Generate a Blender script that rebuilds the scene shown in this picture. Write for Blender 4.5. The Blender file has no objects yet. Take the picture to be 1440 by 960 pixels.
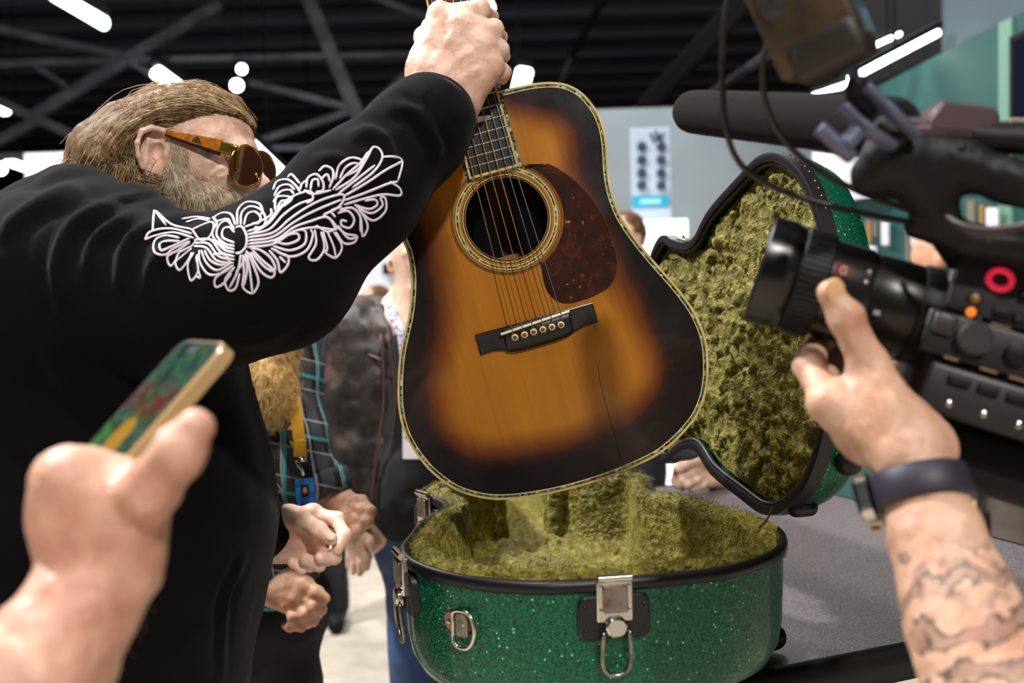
import bpy, bmesh, math, random
import numpy as np
from mathutils import Vector, Matrix
from mathutils.geometry import delaunay_2d_cdt
from mathutils.bvhtree import BVHTree

random.seed(7); RNG = np.random.default_rng(7)
scene = bpy.context.scene
COL = scene.collection
PI = math.pi

# ------------------------------------------------------------------ camera
FPX = 1400.0                      # focal length in pixels of the 1440 px frame (35 mm lens)
CAM_H, PITCH, ROLL = 1.55, 0.05, -0.03
CAMP = np.array([0.0, 0.0, CAM_H])
_c, _s = math.cos(PITCH), math.sin(PITCH)
FWD = np.array([0.0, _c, -_s]); _up0 = np.array([0.0, _s, _c]); _r0 = np.array([1.0, 0.0, 0.0])
_c, _s = math.cos(ROLL), math.sin(ROLL)
RGT = _r0 * _c + _up0 * _s
UPV = -_r0 * _s + _up0 * _c
cam_d = bpy.data.cameras.new('camera'); cam_d.lens = 35.0; cam_d.sensor_width = 36.0
cam_o = bpy.data.objects.new('camera', cam_d); COL.objects.link(cam_o)
cam_o.matrix_world = Matrix([[RGT[i], UPV[i], -FWD[i], CAMP[i]] for i in range(3)] + [[0, 0, 0, 1]])
cam_d.clip_start = 0.05; cam_d.clip_end = 200
cam_d.dof.use_dof = True; cam_d.dof.focus_distance = 1.23; cam_d.dof.aperture_fstop = 4.0
scene.camera = cam_o

def unit(v):
    v = np.asarray(v, float); return v / (np.linalg.norm(v) + 1e-12)
def P(px, py, d):
    """the place in the hall seen at a pixel of the photograph, d metres into the view"""
    return CAMP + d * (FWD + (px - 720.0) / FPX * RGT + (480.0 - py) / FPX * UPV)

# ------------------------------------------------------------------ world, lights, exposure
vs = scene.view_settings
vs.view_transform = 'Standard'; vs.look = 'None'; vs.gamma = 1.0; vs.use_curve_mapping = False
vs.exposure = 0.0
w = bpy.data.worlds.new('hall_ambient'); scene.world = w; w.use_nodes = True
w.node_tree.nodes['Background'].inputs[0].default_value = (0.80, 0.90, 1.0, 1)
w.node_tree.nodes['Background'].inputs[1].default_value = 0.10

def lamp(name, kind, loc, target, power, size=0.5, color=(1, 1, 1), spot=None):
    d = bpy.data.lights.new(name, kind); d.energy = power; d.color = color
    if kind == 'AREA':
        d.shape = 'DISK'; d.size = size
    else:
        d.shadow_soft_size = size
    if spot:
        d.spot_size = spot; d.spot_blend = 0.4
    o = bpy.data.objects.new(name, d); COL.objects.link(o)
    v = Vector(target) - Vector(loc)
    o.rotation_euler = v.to_track_quat('-Z', 'Y').to_euler(); o.location = loc
    return o
GT = P(800, 480, 1.24)            # the lit spot: the guitar
KEY = GT + 6.5 * unit(0.27 * RGT + 0.80 * UPV - 1.0 * FWD)
lamp('flood_or_fill_light', 'AREA', KEY, GT, 330, 0.40, (1.0, 0.95, 0.89))
lamp('flood_or_fill_light', 'AREA', (-3.4, 2.6, 6.0), P(700, 500, 1.4), 600, 0.45, (0.97, 0.98, 1.0))
lamp('flood_or_fill_light', 'AREA', (-1.3, -0.8, 6.4), (-0.5, 2.0, 1.0), 60, 0.8, (1.0, 0.96, 0.92))  # added fill from behind the viewer, brightens the plaid man; not a known lamp
lamp('flood_or_fill_light', 'AREA', (-0.6, 0.9, 6.4), (-0.5, 2.0, 0.8), 170, 0.6, (1.0, 0.97, 0.94))  # unseen overhead fill, added to lift the dim hands and plaid shirt
lamp('flood_or_fill_light', 'AREA', (1.5, 8.0, 6.5), (1.5, 8.5, 0), 220, 2.5, (0.92, 0.98, 1.0))
lamp('flood_or_fill_light', 'AREA', (-3.5, 8.0, 6.5), (-3.0, 8.5, 0), 420, 2.5, (1.0, 0.97, 0.93))

# ------------------------------------------------------------------ materials
def lin(c):
    return tuple(((v / 12.92) if v <= 0.04045 else ((v + 0.055) / 1.055) ** 2.4) for v in c[:3])
def rgb(r, g, b):
    return lin((r / 255, g / 255, b / 255))
MATS = {}
class NT:
    def __init__(s, m):
        s.t = m.node_tree; s.n = s.t.nodes; s.bsdf = s.n['Principled BSDF']
    def new(s, kind, **kw):
        n = s.n.new(kind)
        for k, v in kw.items():
            if k.startswith('i_'): n.inputs[k[2:].replace('_', ' ')].default_value = v
            else: setattr(n, k, v)
        return n
    def link(s, a, b): s.t.links.new(a, b)
    def coord(s, attr=None):
        if attr:
            return s.new('ShaderNodeAttribute', attribute_name=attr).outputs['Vector']
        return s.new('ShaderNodeTexCoord').outputs['Object']
    def noise(s, co, scale, detail=3, rough=0.55):
        n = s.new('ShaderNodeTexNoise'); s.link(co, n.inputs['Vector'])
        n.inputs['Scale'].default_value = scale; n.inputs['Detail'].default_value = detail; n.inputs['Roughness'].default_value = rough
        return n.outputs['Fac']
    def ramp(s, fac, stops, interp='LINEAR'):
        r = s.new('ShaderNodeValToRGB'); s.link(fac, r.inputs['Fac']); r.color_ramp.interpolation = interp
        e = r.color_ramp.elements
        while len(e) < len(stops): e.new(0.5)
        for q, (p, c) in zip(e, stops):
            q.position = p; q.color = (c, c, c, 1) if not hasattr(c, '__len__') else (*c[:3], 1)
        return r.outputs['Color']
    def mix(s, fac, a, b, mode='MIX'):
        m = s.new('ShaderNodeMix', data_type='RGBA', blend_type=mode)
        for v, i in ((fac, 0), (a, 6), (b, 7)):
            if hasattr(v, 'is_linked'): s.link(v, m.inputs[i])
            elif i == 0: m.inputs[0].default_value = v
            else: m.inputs[i].default_value = (*v[:3], 1)
        return m.outputs[2]
    def math(s, op, a, b=0.0, clamp=False):
        m = s.new('ShaderNodeMath', operation=op, use_clamp=clamp)
        for v, i in ((a, 0), (b, 1)):
            if hasattr(v, 'is_linked'): s.link(v, m.inputs[i])
            else: m.inputs[i].default_value = v
        return m.outputs[0]
    def bump(s, h, strength, dist, prev=None):
        b = s.new('ShaderNodeBump'); b.inputs['Strength'].default_value = strength; b.inputs['Distance'].default_value = dist
        s.link(h, b.inputs['Height'])
        if prev is not None: s.link(prev, b.inputs['Normal'])
        return b.outputs['Normal']
    def set(s, name, v):
        i = s.bsdf.inputs[name]
        if hasattr(v, 'is_linked'): s.link(v, i)
        else: i.default_value = (*v[:3], 1) if hasattr(v, '__len__') and i.type == 'RGBA' else v
def mat(name, base, rough=0.5, metal=0.0, var=None, bump=None, sheen=0, coat=0, emit=None, spec=None, trans=0, attr=None, fn=None):
    """var=(scale, colour, lo, hi) mixes a second colour in by noise; bump=(scale, strength, distance)"""
    if name in MATS: return MATS[name]
    m = bpy.data.materials.new(name); m.use_nodes = True; MATS[name] = m
    t = NT(m); t.set('Base Color', base); t.set('Roughness', rough); t.set('Metallic', metal)
    if spec is not None: t.set('Specular IOR Level', spec)
    if sheen: t.set('Sheen Weight', sheen); t.set('Sheen Roughness', 0.4)
    if coat: t.set('Coat Weight', coat); t.set('Coat Roughness', 0.06)
    if trans: t.set('Transmission Weight', trans)
    if emit: t.set('Emission Color', emit[:3]); t.set('Emission Strength', emit[3])
    if var or bump or fn: co = t.coord(attr)
    if var:
        f = t.ramp(t.noise(co, var[0], 4), [(var[2], 0.0), (var[3], 1.0)])
        t.set('Base Color', t.mix(f, base, var[1]))
    if bump: t.set('Normal', t.bump(t.noise(co, bump[0], 4), bump[1], bump[2]))
    if fn: fn(t, co)
    return m

# ------------------------------------------------------------------ mesh objects
def mesh_data(name, verts, faces, material, smooth=False, sharp=None, attrs=None, origin=None):
    me = bpy.data.meshes.new(name)
    v = np.asarray(verts, dtype=np.float64)
    if origin is not None: v = v - np.asarray(origin)
    if isinstance(faces, np.ndarray):
        n, k = faces.shape
        me.vertices.add(len(v)); me.vertices.foreach_set('co', v.astype(np.float32).ravel())
        me.loops.add(n * k); me.loops.foreach_set('vertex_index', faces.astype(np.int32).ravel())
        me.polygons.add(n); me.polygons.foreach_set('loop_start', np.arange(0, n * k, k, dtype=np.int32))
        me.update(calc_edges=True); me.validate()
    else:
        me.from_pydata(v.tolist(), [], faces); me.validate()
    if smooth or sharp is not None:
        me.polygons.foreach_set('use_smooth', np.ones(len(me.polygons), dtype=bool))
    if sharp is not None: me.set_sharp_from_angle(angle=math.radians(sharp))
    for k, a in (attrs or {}).items():
        a = np.asarray(a, dtype=np.float32)
        at = me.attributes.new(k, 'FLOAT_VECTOR' if a.ndim == 2 else 'FLOAT', 'POINT')
        at.data.foreach_set('vector' if a.ndim == 2 else 'value', a.ravel())
    if material is not None: me.materials.append(material)
    return me
def link(o, parent=None):
    COL.objects.link(o)
    if parent is not None: o.parent = parent
    return o
def wloc(o):
    v = np.array(o.location)
    while o.parent is not None:
        o = o.parent; v = v + np.array(o.location)
    return v
def tag(o, label, cat, group=None, kind=None):
    if label: o['label'] = label
    if cat: o['category'] = cat
    if group: o['group'] = group
    if kind: o['kind'] = kind
    return o
def thing(name, loc, label, cat, group=None):
    o = bpy.data.objects.new(name, None); o.empty_display_size = 0.05; COL.objects.link(o); o.location = tuple(loc)
    return tag(o, label, cat, group)
def obj(name, vf, material, parent=None, smooth=False, sharp=None, attrs=None, label=None, cat=None, group=None, kind=None):
    """one mesh object from world-space (verts, faces)"""
    v = np.asarray(vf[0], dtype=np.float64)
    if parent is not None: org = wloc(parent)
    else: org = np.array([(v[:, 0].min() + v[:, 0].max()) / 2, (v[:, 1].min() + v[:, 1].max()) / 2, v[:, 2].min()])
    me = mesh_data(name, v, vf[1], material, smooth, sharp, attrs, org)
    o = bpy.data.objects.new(name, me); link(o, parent)
    if parent is None: o.location = tuple(org)
    return tag(o, label, cat, group, kind)
def struct(name, vf, material, parent=None, **kw):
    return obj(name, vf, material, parent, kind=None if parent else 'structure', **kw)

class MB:
    """collects shapes, in a frame (o, X, Y, Z), into one mesh"""
    def __init__(s, o=(0, 0, 0), X=(1, 0, 0), Y=(0, 1, 0), Z=(0, 0, 1)):
        s.v = []; s.f = []; s.frame(o, X, Y, Z)
    def frame(s, o, X=(1, 0, 0), Y=(0, 1, 0), Z=(0, 0, 1)):
        s.o = np.array(o, float); s.A = np.array([X, Y, Z], float); return s
    def add(s, v, f):
        b = len(s.v); v = np.asarray(v, float) @ s.A + s.o
        s.v.extend(v.tolist()); s.f.extend([tuple(i + b for i in q) for q in f]); return s
    def vf(s): return np.array(s.v), s.f
    def box(s, c, d, bev=0.0):
        hx, hy, hz = (q / 2 for q in d)
        if bev <= 0:
            v = [(c[0] + x * hx, c[1] + y * hy, c[2] + z * hz) for x in (-1, 1) for y in (-1, 1) for z in (-1, 1)]
            return s.add(v, [(0, 1, 3, 2), (4, 6, 7, 5), (0, 4, 5, 1), (2, 3, 7, 6), (0, 2, 6, 4), (1, 5, 7, 3)])
        bm = bmesh.new(); bmesh.ops.create_cube(bm, size=1.0)
        for q in bm.verts: q.co = Vector((q.co.x * d[0], q.co.y * d[1], q.co.z * d[2]))
        bmesh.ops.bevel(bm, geom=bm.edges[:], offset=min(bev, min(d) * 0.49), segments=3, profile=0.5, affect='EDGES')
        v = [(q.co.x + c[0], q.co.y + c[1], q.co.z + c[2]) for q in bm.verts]; bm.verts.index_update()
        f = [tuple(q.index for q in p.verts) for p in bm.faces]; bm.free()
        return s.add(v, f)
    def lathe(s, prof, n=24, c=(0, 0, 0), caps=True):
        """prof: list of (radius, height) about local Z"""
        v = []; f = []
        for r, h in prof:
            for i in range(n):
                a = 2 * PI * i / n; v.append((c[0] + r * math.cos(a), c[1] + r * math.sin(a), c[2] + h))
        for j in range(len(prof) - 1):
            for i in range(n):
                k = (i + 1) % n; f.append((j * n + i, j * n + k, (j + 1) * n + k, (j + 1) * n + i))
        if caps:
            f.append(tuple(range(n - 1, -1, -1))); m = (len(prof) - 1) * n; f.append(tuple(range(m, m + n)))
        return s.add(v, f)
    def prism(s, pts, z0, z1, bev=0.0):
        """polygon in local XY from z0 to z1; bev chamfers the z1 edge"""
        pts = np.asarray(pts, float); n = len(pts)
        a = np.roll(pts, 1, 0); b = np.roll(pts, -1, 0); t = b - a; t /= np.linalg.norm(t, axis=1)[:, None] + 1e-12
        nr = np.stack([t[:, 1], -t[:, 0]], 1)
        area = 0.5 * np.sum(pts[:, 0] * b[:, 1] - b[:, 0] * pts[:, 1])
        if area < 0: nr = -nr
        rows = [(pts, z0), (pts, z1 - bev * (1 if z1 > z0 else -1))]
        if bev: rows.append((pts - nr * bev, z1))
        v = [(x, y, z) for q, z in rows for x, y in q]; f = []
        for j in range(len(rows) - 1):
            for i in range(n):
                k = (i + 1) % n; f.append((j * n + i, j * n + k, (j + 1) * n + k, (j + 1) * n + i))
        f.append(tuple(range(n - 1, -1, -1))); m = (len(rows) - 1) * n; f.append(tuple(range(m, m + n)))
        return s.add(v, f)
    def tube(s, pts, r, n=8, closed=False, flat=1.0, up=None):
        v, f = tube(pts, r, n, closed, flat, up); return s.add(v, f)

def catmull(pts, n=8, closed=False):
    p = np.asarray(pts, float)
    q = np.vstack([p[-1], p, p[0], p[1]]) if closed else np.vstack([2 * p[0] - p[1], p, 2 * p[-1] - p[-2]])
    out = []; t = np.linspace(0, 1, n, endpoint=False)[:, None]
    for i in range(1, len(q) - 2):
        a, b, c, d = q[i - 1], q[i], q[i + 1], q[i + 2]
        out.append(0.5 * ((2 * b) + (c - a) * t + (2 * a - 5 * b + 4 * c - d) * t * t + (3 * b - a - 3 * c + d) * t ** 3))
    out = np.vstack(out)
    return out if closed else np.vstack([out, p[-1]])
def tube(pts, r, n=8, closed=False, flat=1.0, up=None):
    p = np.asarray(pts, float); m = len(p); r = np.broadcast_to(np.asarray(r, float), (m,))
    t = np.roll(p, -1, 0) - np.roll(p, 1, 0)
    if not closed: t[0] = p[1] - p[0]; t[-1] = p[-1] - p[-2]
    t /= np.linalg.norm(t, axis=1)[:, None] + 1e-12
    if up is not None:
        U = np.broadcast_to(np.asarray(up, float), (m, 3)).copy()
        U -= t * np.sum(U * t, 1)[:, None]; U /= np.linalg.norm(U, axis=1)[:, None] + 1e-12
    else:
        U = np.zeros_like(p); a = np.array([0.31, 0.17, 0.93]) if abs(t[0][2]) < 0.9 else np.array([1.0, 0.1, 0])
        u = a - t[0] * (a @ t[0])
        for i in range(m):
            u = u - t[i] * (u @ t[i]); u = u / (np.linalg.norm(u) + 1e-12); U[i] = u
    W = np.cross(t, U); an = np.arange(n) * 2 * PI / n
    v = p[:, None] + r[:, None, None] * (np.cos(an)[None, :, None] * W[:, None] + flat * np.sin(an)[None, :, None] * U[:, None])
    v = v.reshape(-1, 3); f = []
    for j in range(m if closed else m - 1):
        k = (j + 1) % m
        for i in range(n):
            h = (i + 1) % n; f.append((j * n + i, j * n + h, k * n + h, k * n + i))
    if not closed: f.append(tuple(range(n - 1, -1, -1))); f.append(tuple(range((m - 1) * n, m * n)))
    return v, f
def join(*vfs):
    v = []; f = []; b = 0
    for a, q in vfs:
        a = np.asarray(a, float); v.append(a); f.extend([tuple(int(i) + b for i in p) for p in q]); b += len(a)
    return np.vstack(v), f

# ------------------------------------------------------------------ numpy value noise and soft blended bodies
def vnoise(p, scale, seed=0):
    q = np.asarray(p, float) * scale + seed * 17.31; i = np.floor(q).astype(np.int64); f = q - i; f = f * f * (3 - 2 * f)
    def h(x, y, z):
        n = (x * 374761393 + y * 668265263 + z * 2147483647 + seed * 1013) & 0xffffffff
        n = ((n ^ (n >> 13)) * 1274126177) & 0xffffffff
        return ((n ^ (n >> 16)) & 0xffff) / 32767.5 - 1.0
    r = 0
    for dx in (0, 1):
        for dy in (0, 1):
            for dz in (0, 1):
                wgt = (f[:, 0] if dx else 1 - f[:, 0]) * (f[:, 1] if dy else 1 - f[:, 1]) * (f[:, 2] if dz else 1 - f[:, 2])
                r = r + wgt * h(i[:, 0] + dx, i[:, 1] + dy, i[:, 2] + dz)
    return r
def fbm(p, scale, octaves=3, seed=0):
    return sum(vnoise(p, scale * 2 ** o, seed + o) * 0.5 ** o for o in range(octaves))

def cap(a, b, ra, rb=None, k=0.01): return ('c', np.asarray(a, float), np.asarray(b, float), ra, ra if rb is None else rb, k, 1)
def ell(c, r, axes=None, k=0.01): return ('e', np.asarray(c, float), np.asarray(r, float), None if axes is None else np.asarray(axes, float), 0, k, 1)
def sub(p): return p[:6] + (-1,)
def chain(pts, radii, k=0.01): return [cap(pts[i], pts[i + 1], radii[i], radii[i + 1], k) for i in range(len(pts) - 1)]
CAX = np.array([RGT, UPV, -FWD])           # view-aligned axes: right, up, towards the viewer
def blob(prims, vox, warp=None, smooth=0):
    """smooth union of soft capsules and ellipsoids -> one closed surface (verts, quads)"""
    lo = np.full(3, 1e9); hi = -lo; bb = []
    for t in prims:
        if t[0] == 'c':
            m = max(t[3], t[4]); a = np.minimum(t[1], t[2]) - m; b = np.maximum(t[1], t[2]) + m
        else:
            m = t[2].max(); a = t[1] - m; b = t[1] + m
            if t[3] is not None:
                e = np.sqrt(((t[3] * t[2][:, None]) ** 2).sum(0)); a = t[1] - e; b = t[1] + e
        bb.append((a, b))
        if t[6] > 0: lo = np.minimum(lo, a); hi = np.maximum(hi, b)
    lo -= 4 * vox; hi += 4 * vox; N = np.ceil((hi - lo) / vox).astype(int) + 1
    D = np.full(N, 0.2, dtype=np.float32)
    ax = [lo[i] + vox * np.arange(N[i]) for i in range(3)]
    for t, (a, b) in zip(prims, bb):
        k = max(t[5], 1e-5); pad = k + 3 * vox
        i0 = np.clip(np.floor((a - pad - lo) / vox).astype(int), 0, N); i1 = np.clip(np.ceil((b + pad - lo) / vox).astype(int) + 1, 0, N)
        if np.any(i1 <= i0): continue
        sl = tuple(slice(i0[j], i1[j]) for j in range(3))
        X = ax[0][sl[0]][:, None, None]; Y = ax[1][sl[1]][None, :, None]; Z = ax[2][sl[2]][None, None, :]
        if t[0] == 'c':
            A = t[1]; d = t[2] - A; L = max(d @ d, 1e-12)
            h = np.clip(((X - A[0]) * d[0] + (Y - A[1]) * d[1] + (Z - A[2]) * d[2]) / L, 0, 1)
            q = np.sqrt((X - A[0] - h * d[0]) ** 2 + (Y - A[1] - h * d[1]) ** 2 + (Z - A[2] - h * d[2]) ** 2) - (t[3] + (t[4] - t[3]) * h)
        else:
            x, y, z = X - t[1][0], Y - t[1][1], Z - t[1][2]; R = t[3] if t[3] is not None else np.eye(3); r = t[2]
            c = [(x * R[j][0] + y * R[j][1] + z * R[j][2]) / r[j] for j in range(3)]
            k0 = np.sqrt(c[0] ** 2 + c[1] ** 2 + c[2] ** 2); k1 = np.sqrt((c[0] / r[0]) ** 2 + (c[1] / r[1]) ** 2 + (c[2] / r[2]) ** 2) + 1e-9
            q = k0 * (k0 - 1) / k1
        o = D[sl]
        if t[6] > 0: hh = np.maximum(k - np.abs(o - q), 0) / k; D[sl] = np.minimum(o, q) - hh * hh * k * 0.25
        else: q = -q; hh = np.maximum(k - np.abs(o - q), 0) / k; D[sl] = np.maximum(o, q) + hh * hh * k * 0.25
    S = D < 0
    c8 = [S[i:N[0] - 1 + i, j:N[1] - 1 + j, k:N[2] - 1 + k] for i in (0, 1) for j in (0, 1) for k in (0, 1)]
    cnt = sum(c.astype(np.int8) for c in c8); act = np.argwhere((cnt > 0) & (cnt < 8))
    idx = np.full(np.array(N) - 1, -1, dtype=np.int64); idx[tuple(act.T)] = np.arange(len(act))
    val = np.stack([D[act[:, 0] + i, act[:, 1] + j, act[:, 2] + k] for i in (0, 1) for j in (0, 1) for k in (0, 1)], 1)
    cor = np.array([(i, j, k) for i in (0, 1) for j in (0, 1) for k in (0, 1)], float)
    acc = np.zeros((len(act), 3)); n = np.zeros(len(act))
    for a in range(8):
        for b in range(a + 1, 8):
            if np.abs(cor[a] - cor[b]).sum() != 1: continue
            va, vb = val[:, a], val[:, b]; m = (va < 0) != (vb < 0); tt = np.where(m, va / np.where(m, va - vb, 1), 0)
            acc += np.where(m[:, None], cor[a] + tt[:, None] * (cor[b] - cor[a]), 0); n += m
    V = lo + vox * (act + acc / n[:, None]); Fs = []
    for axis in range(3):
        sl0 = [slice(None)] * 3; sl1 = [slice(None)] * 3; sl0[axis] = slice(0, -1); sl1[axis] = slice(1, None)
        e = np.argwhere(S[tuple(sl0)] != S[tuple(sl1)]); u, v2 = (axis + 1) % 3, (axis + 2) % 3
        q = []
        for du, dv in ((0, 0), (-1, 0), (-1, -1), (0, -1)):
            g = e.copy(); g[:, u] += du; g[:, v2] += dv; q.append(idx[tuple(g.T)])
        q = np.stack(q, 1); fl = S[tuple(e.T)]; q[~fl] = q[~fl][:, ::-1]; Fs.append(q)
    Fq = np.vstack(Fs)
    for _ in range(smooth): V = laplace(V, Fq)
    if warp is not None: V = V + vnormals(V, Fq) * warp(V)[:, None]
    return V, Fq
def laplace(V, Fq, lam=0.5):
    s = np.zeros_like(V); c = np.zeros(len(V)); k = Fq.shape[1]
    for i in range(k):
        a, b = Fq[:, i], Fq[:, (i + 1) % k]
        np.add.at(s, a, V[b]); np.add.at(s, b, V[a]); np.add.at(c, a, 1); np.add.at(c, b, 1)
    return V + lam * (s / np.maximum(c, 1)[:, None] - V)
def vnormals(V, Fq):
    n = np.cross(V[Fq[:, 2]] - V[Fq[:, 0]], V[Fq[:, 3 % Fq.shape[1]]] - V[Fq[:, 1]]); out = np.zeros_like(V)
    for i in range(Fq.shape[1]): np.add.at(out, Fq[:, i], n)
    return out / (np.linalg.norm(out, axis=1)[:, None] + 1e-12)
def flat2d(outer, holes, step, jitter=0.3):
    """triangulated flat sheet with interior points: returns pts (N,2), tris (M,3)"""
    outer = np.asarray(outer, float); loops = [outer] + [np.asarray(h, float) for h in holes]
    def inside(q, poly):
        x, y = q[:, 0], q[:, 1]; r = np.zeros(len(q), bool); a = poly; b = np.roll(poly, -1, 0)
        for (x0, y0), (x1, y1) in zip(a, b):
            if y0 == y1: continue
            m = (y0 > y) != (y1 > y); r ^= m & (x < (x1 - x0) * (y - y0) / (y1 - y0) + x0)
        return r
    def segd(q, poly):
        a = poly; d = np.roll(poly, -1, 0) - a; best = np.full(len(q), 1e9)
        for p, e in zip(a, d):
            t = np.clip(((q - p) @ e) / max(e @ e, 1e-12), 0, 1); best = np.minimum(best, np.linalg.norm(q - p - t[:, None] * e, axis=1))
        return best
    lo, hi = outer.min(0), outer.max(0)
    gx, gy = np.meshgrid(np.arange(lo[0], hi[0], step), np.arange(lo[1], hi[1], step)); g = np.stack([gx.ravel(), gy.ravel()], 1)
    g = g + RNG.uniform(-jitter, jitter, g.shape) * step
    m = inside(g, outer)
    for h in loops[1:]: m &= ~inside(g, h)
    g = g[m]; m = np.ones(len(g), bool)
    for l in loops: m &= segd(g, l) > step * 0.55
    g = g[m]; vs_ = []; es = []
    for l in loops:
        b = len(vs_); n = len(l); vs_ += [Vector(p) for p in l]; es += [(b + i, b + (i + 1) % n) for i in range(n)]
    vs_ += [Vector(p) for p in g]
    r = delaunay_2d_cdt(vs_, es, [], 0, 1e-7); pv = np.array([tuple(q) for q in r[0]]); tr = np.array([f for f in r[2] if len(f) == 3])
    cc = pv[tr].mean(1); m = inside(cc, outer)
    for h in loops[1:]: m &= ~inside(cc, h)
    tr = tr[m]; d = segd(pv, outer)
    ar = (pv[tr[:, 1]] - pv[tr[:, 0]])[:, 0] * (pv[tr[:, 2]] - pv[tr[:, 0]])[:, 1] - (pv[tr[:, 1]] - pv[tr[:, 0]])[:, 1] * (pv[tr[:, 2]] - pv[tr[:, 0]])[:, 0]
    tr[ar < 0] = tr[ar < 0][:, ::-1]
    return pv, tr, d
def strands(roots, dirs, length, curl, r, seg=5, grav=(0, 0, -1), gw=0.3, wave=0.0, seed=1, target=None):
    """thin three-sided hairs grown from roots; returns (verts, quads)"""
    rg = np.random.default_rng(seed); n = len(roots); L = length * rg.uniform(0.6, 1.25, n)
    p = np.array(roots, float); d = np.array(dirs, float); pts = [p.copy()]; g = np.asarray(grav, float)
    ph = rg.uniform(0, 6.28, (n, 3))
    for j in range(seg):
        d = d + gw * g + curl * rg.normal(size=(n, 3)) + wave * np.sin(ph + 2.2 * j)
        d /= np.linalg.norm(d, axis=1)[:, None] + 1e-9; p = p + d * (L / seg)[:, None]; pts.append(p.copy())
    pts = np.stack(pts, 1); m = seg + 1
    t = np.diff(pts, axis=1); t = np.concatenate([t, t[:, -1:]], 1); t /= np.linalg.norm(t, axis=2)[..., None] + 1e-12
    a = np.array([0.3, -0.9, 0.3]); u = np.cross(t, a); u /= np.linalg.norm(u, axis=2)[..., None] + 1e-9; w_ = np.cross(t, u)
    taper = np.linspace(1, 0.35, m)[None, :, None] * r
    V = np.stack([pts + taper * (math.cos(q) * u + math.sin(q) * w_) for q in (0, 2.09, 4.19)], 2).reshape(-1, 3)
    base = (np.arange(n) * m * 3)[:, None, None] + (np.arange(seg) * 3)[None, :, None]
    Fq = np.stack([np.stack([base + i, base + (i + 1) % 3, base + 3 + (i + 1) % 3, base + 3 + i], -1) for i in range(3)], -2)
    return V, Fq.reshape(-1, 4)
# ================================================================== the hall
m_black = mat('matt_black', rgb(9, 9, 11), 0.65, spec=0.25)
m_steel = mat('truss_steel', rgb(92, 92, 102), 0.55, 0.1, var=(3, rgb(62, 63, 72), 0.4, 0.6))
m_deck = mat('dark_roof_deck', rgb(64, 68, 80), 0.7, var=(0.6, rgb(40, 43, 52), 0.35, 0.65))
m_carpet = mat('beige_carpet', rgb(196, 184, 168), 0.95, var=(9, rgb(172, 160, 144), 0.35, 0.7), bump=(220, 0.5, 0.004))
m_white = mat('white_panel', rgb(226, 230, 234), 0.6, var=(1.2, rgb(210, 216, 220), 0.3, 0.7))
m_grey_wall = mat('grey_white_wall', rgb(150, 158, 162), 0.7, var=(0.7, rgb(128, 138, 144), 0.3, 0.7))
m_teal = mat('teal_booth_wall', rgb(31, 82, 77), 0.55, var=(1.5, rgb(25, 70, 66), 0.3, 0.7))
m_tube = mat('light_tube', (1, 1, 1), 0.4, emit=(0.88, 1.0, 0.97, 7.0))
m_spot = mat('spot_face', (1, 1, 1), 0.4, emit=(1.0, 0.95, 0.85, 9.0))
m_lit = mat('lit_white_panel', (0.9, 0.9, 0.9), 0.4, emit=(0.86, 0.94, 1.0, 0.9))

def box_vf(x0, x1, y0, y1, z0, z1):
    return MB().box(((x0 + x1) / 2, (y0 + y1) / 2, (z0 + z1) / 2), (x1 - x0, y1 - y0, z1 - z0)).vf()
struct('floor', box_vf(-25, 25, -4, 44, -0.05, 0.0), m_carpet)
ceil = struct('ceiling', box_vf(-25, 25, -4, 44, 8.0, 8.2), m_deck)
for i in range(17):                                   # roof joists under the deck
    y = 9 + 2.0 * i
    struct('joist', box_vf(-25, 25, y - 0.28, y + 0.28, 7.72, 8.0), mat('joist_steel', rgb(96, 100, 114), 0.6), ceil)
struct('wall_back', box_vf(-25, 25, 43.8, 44, 0, 8.0), m_black)
struct('wall_left', box_vf(-25.2, -25, -4, 44, 0, 8.0), m_black)
struct('wall_right', box_vf(25, 25.2, -4, 44, 0, 8.0), m_black)

def bar(a, b, tpx, d):
    """square bar between two places, tpx photograph pixels thick at depth d"""
    a, b = np.array(a), np.array(b); X = unit(b - a); Y = unit(np.cross(X, FWD)); Z = np.cross(X, Y); L = np.linalg.norm(b - a); t = tpx / FPX * d
    return MB((a + b) / 2, X, Y, Z).box((0, 0, 0), (L, t, t), t * 0.12).vf()
# roof truss: chords and braces bolted together (one steel frame)
truss = thing('roof_truss', P(300, 90, 16), 'dark grey steel roof truss with crossing braces above the bearded man', 'truss')
for (x0, y0, x1, y1, t) in [(-60, 90, 600, 76, 9), (-60, 28, 178, 80, 11), (178, 84, 46, 164, 15), (178, 84, 310, 6, 15), (-20, 134, 128, 202, 13),
                            (-20, 208, 56, 168, 13), (428, -16, 506, 168, 22), (506, 155, 350, 116, 10), (496, 156, 350, 203, 10),
                            (-20, 221, 600, 202, 9), (36, 84, 96, 122, 7), (520, -6, 640, 40, 10), (178, 84, 366, 198, 8), (600, 76, 506, 168, 9)]:
    obj('truss_bar', bar(P(x0, y0, 15.5 + 0.002 * x0), P(x1, y1, 15.5 + 0.002 * x1), t, 15.5), m_steel, truss)
truss = thing('roof_beam', P(900, 120, 12), 'long black diagonal roof beam above the shotgun microphone', 'beam')
obj('flange', bar(P(868, 196, 13), P(1090, -48, 9), 26, 11), m_black, truss)
obj('web', bar(P(872, 222, 13), P(868, 176, 13), 14, 13), m_black, truss)
obj('flange', bar(P(1000, 131, 12), P(1140, 34, 9), 9, 10.5), m_steel, truss)
truss = thing('roof_brace', P(830, 40, 16), 'thin black and grey roof brace above the guitar', 'brace')
obj('rod', bar(P(804, 78, 16), P(858, -18, 14), 9, 15), m_black, truss)
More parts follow.
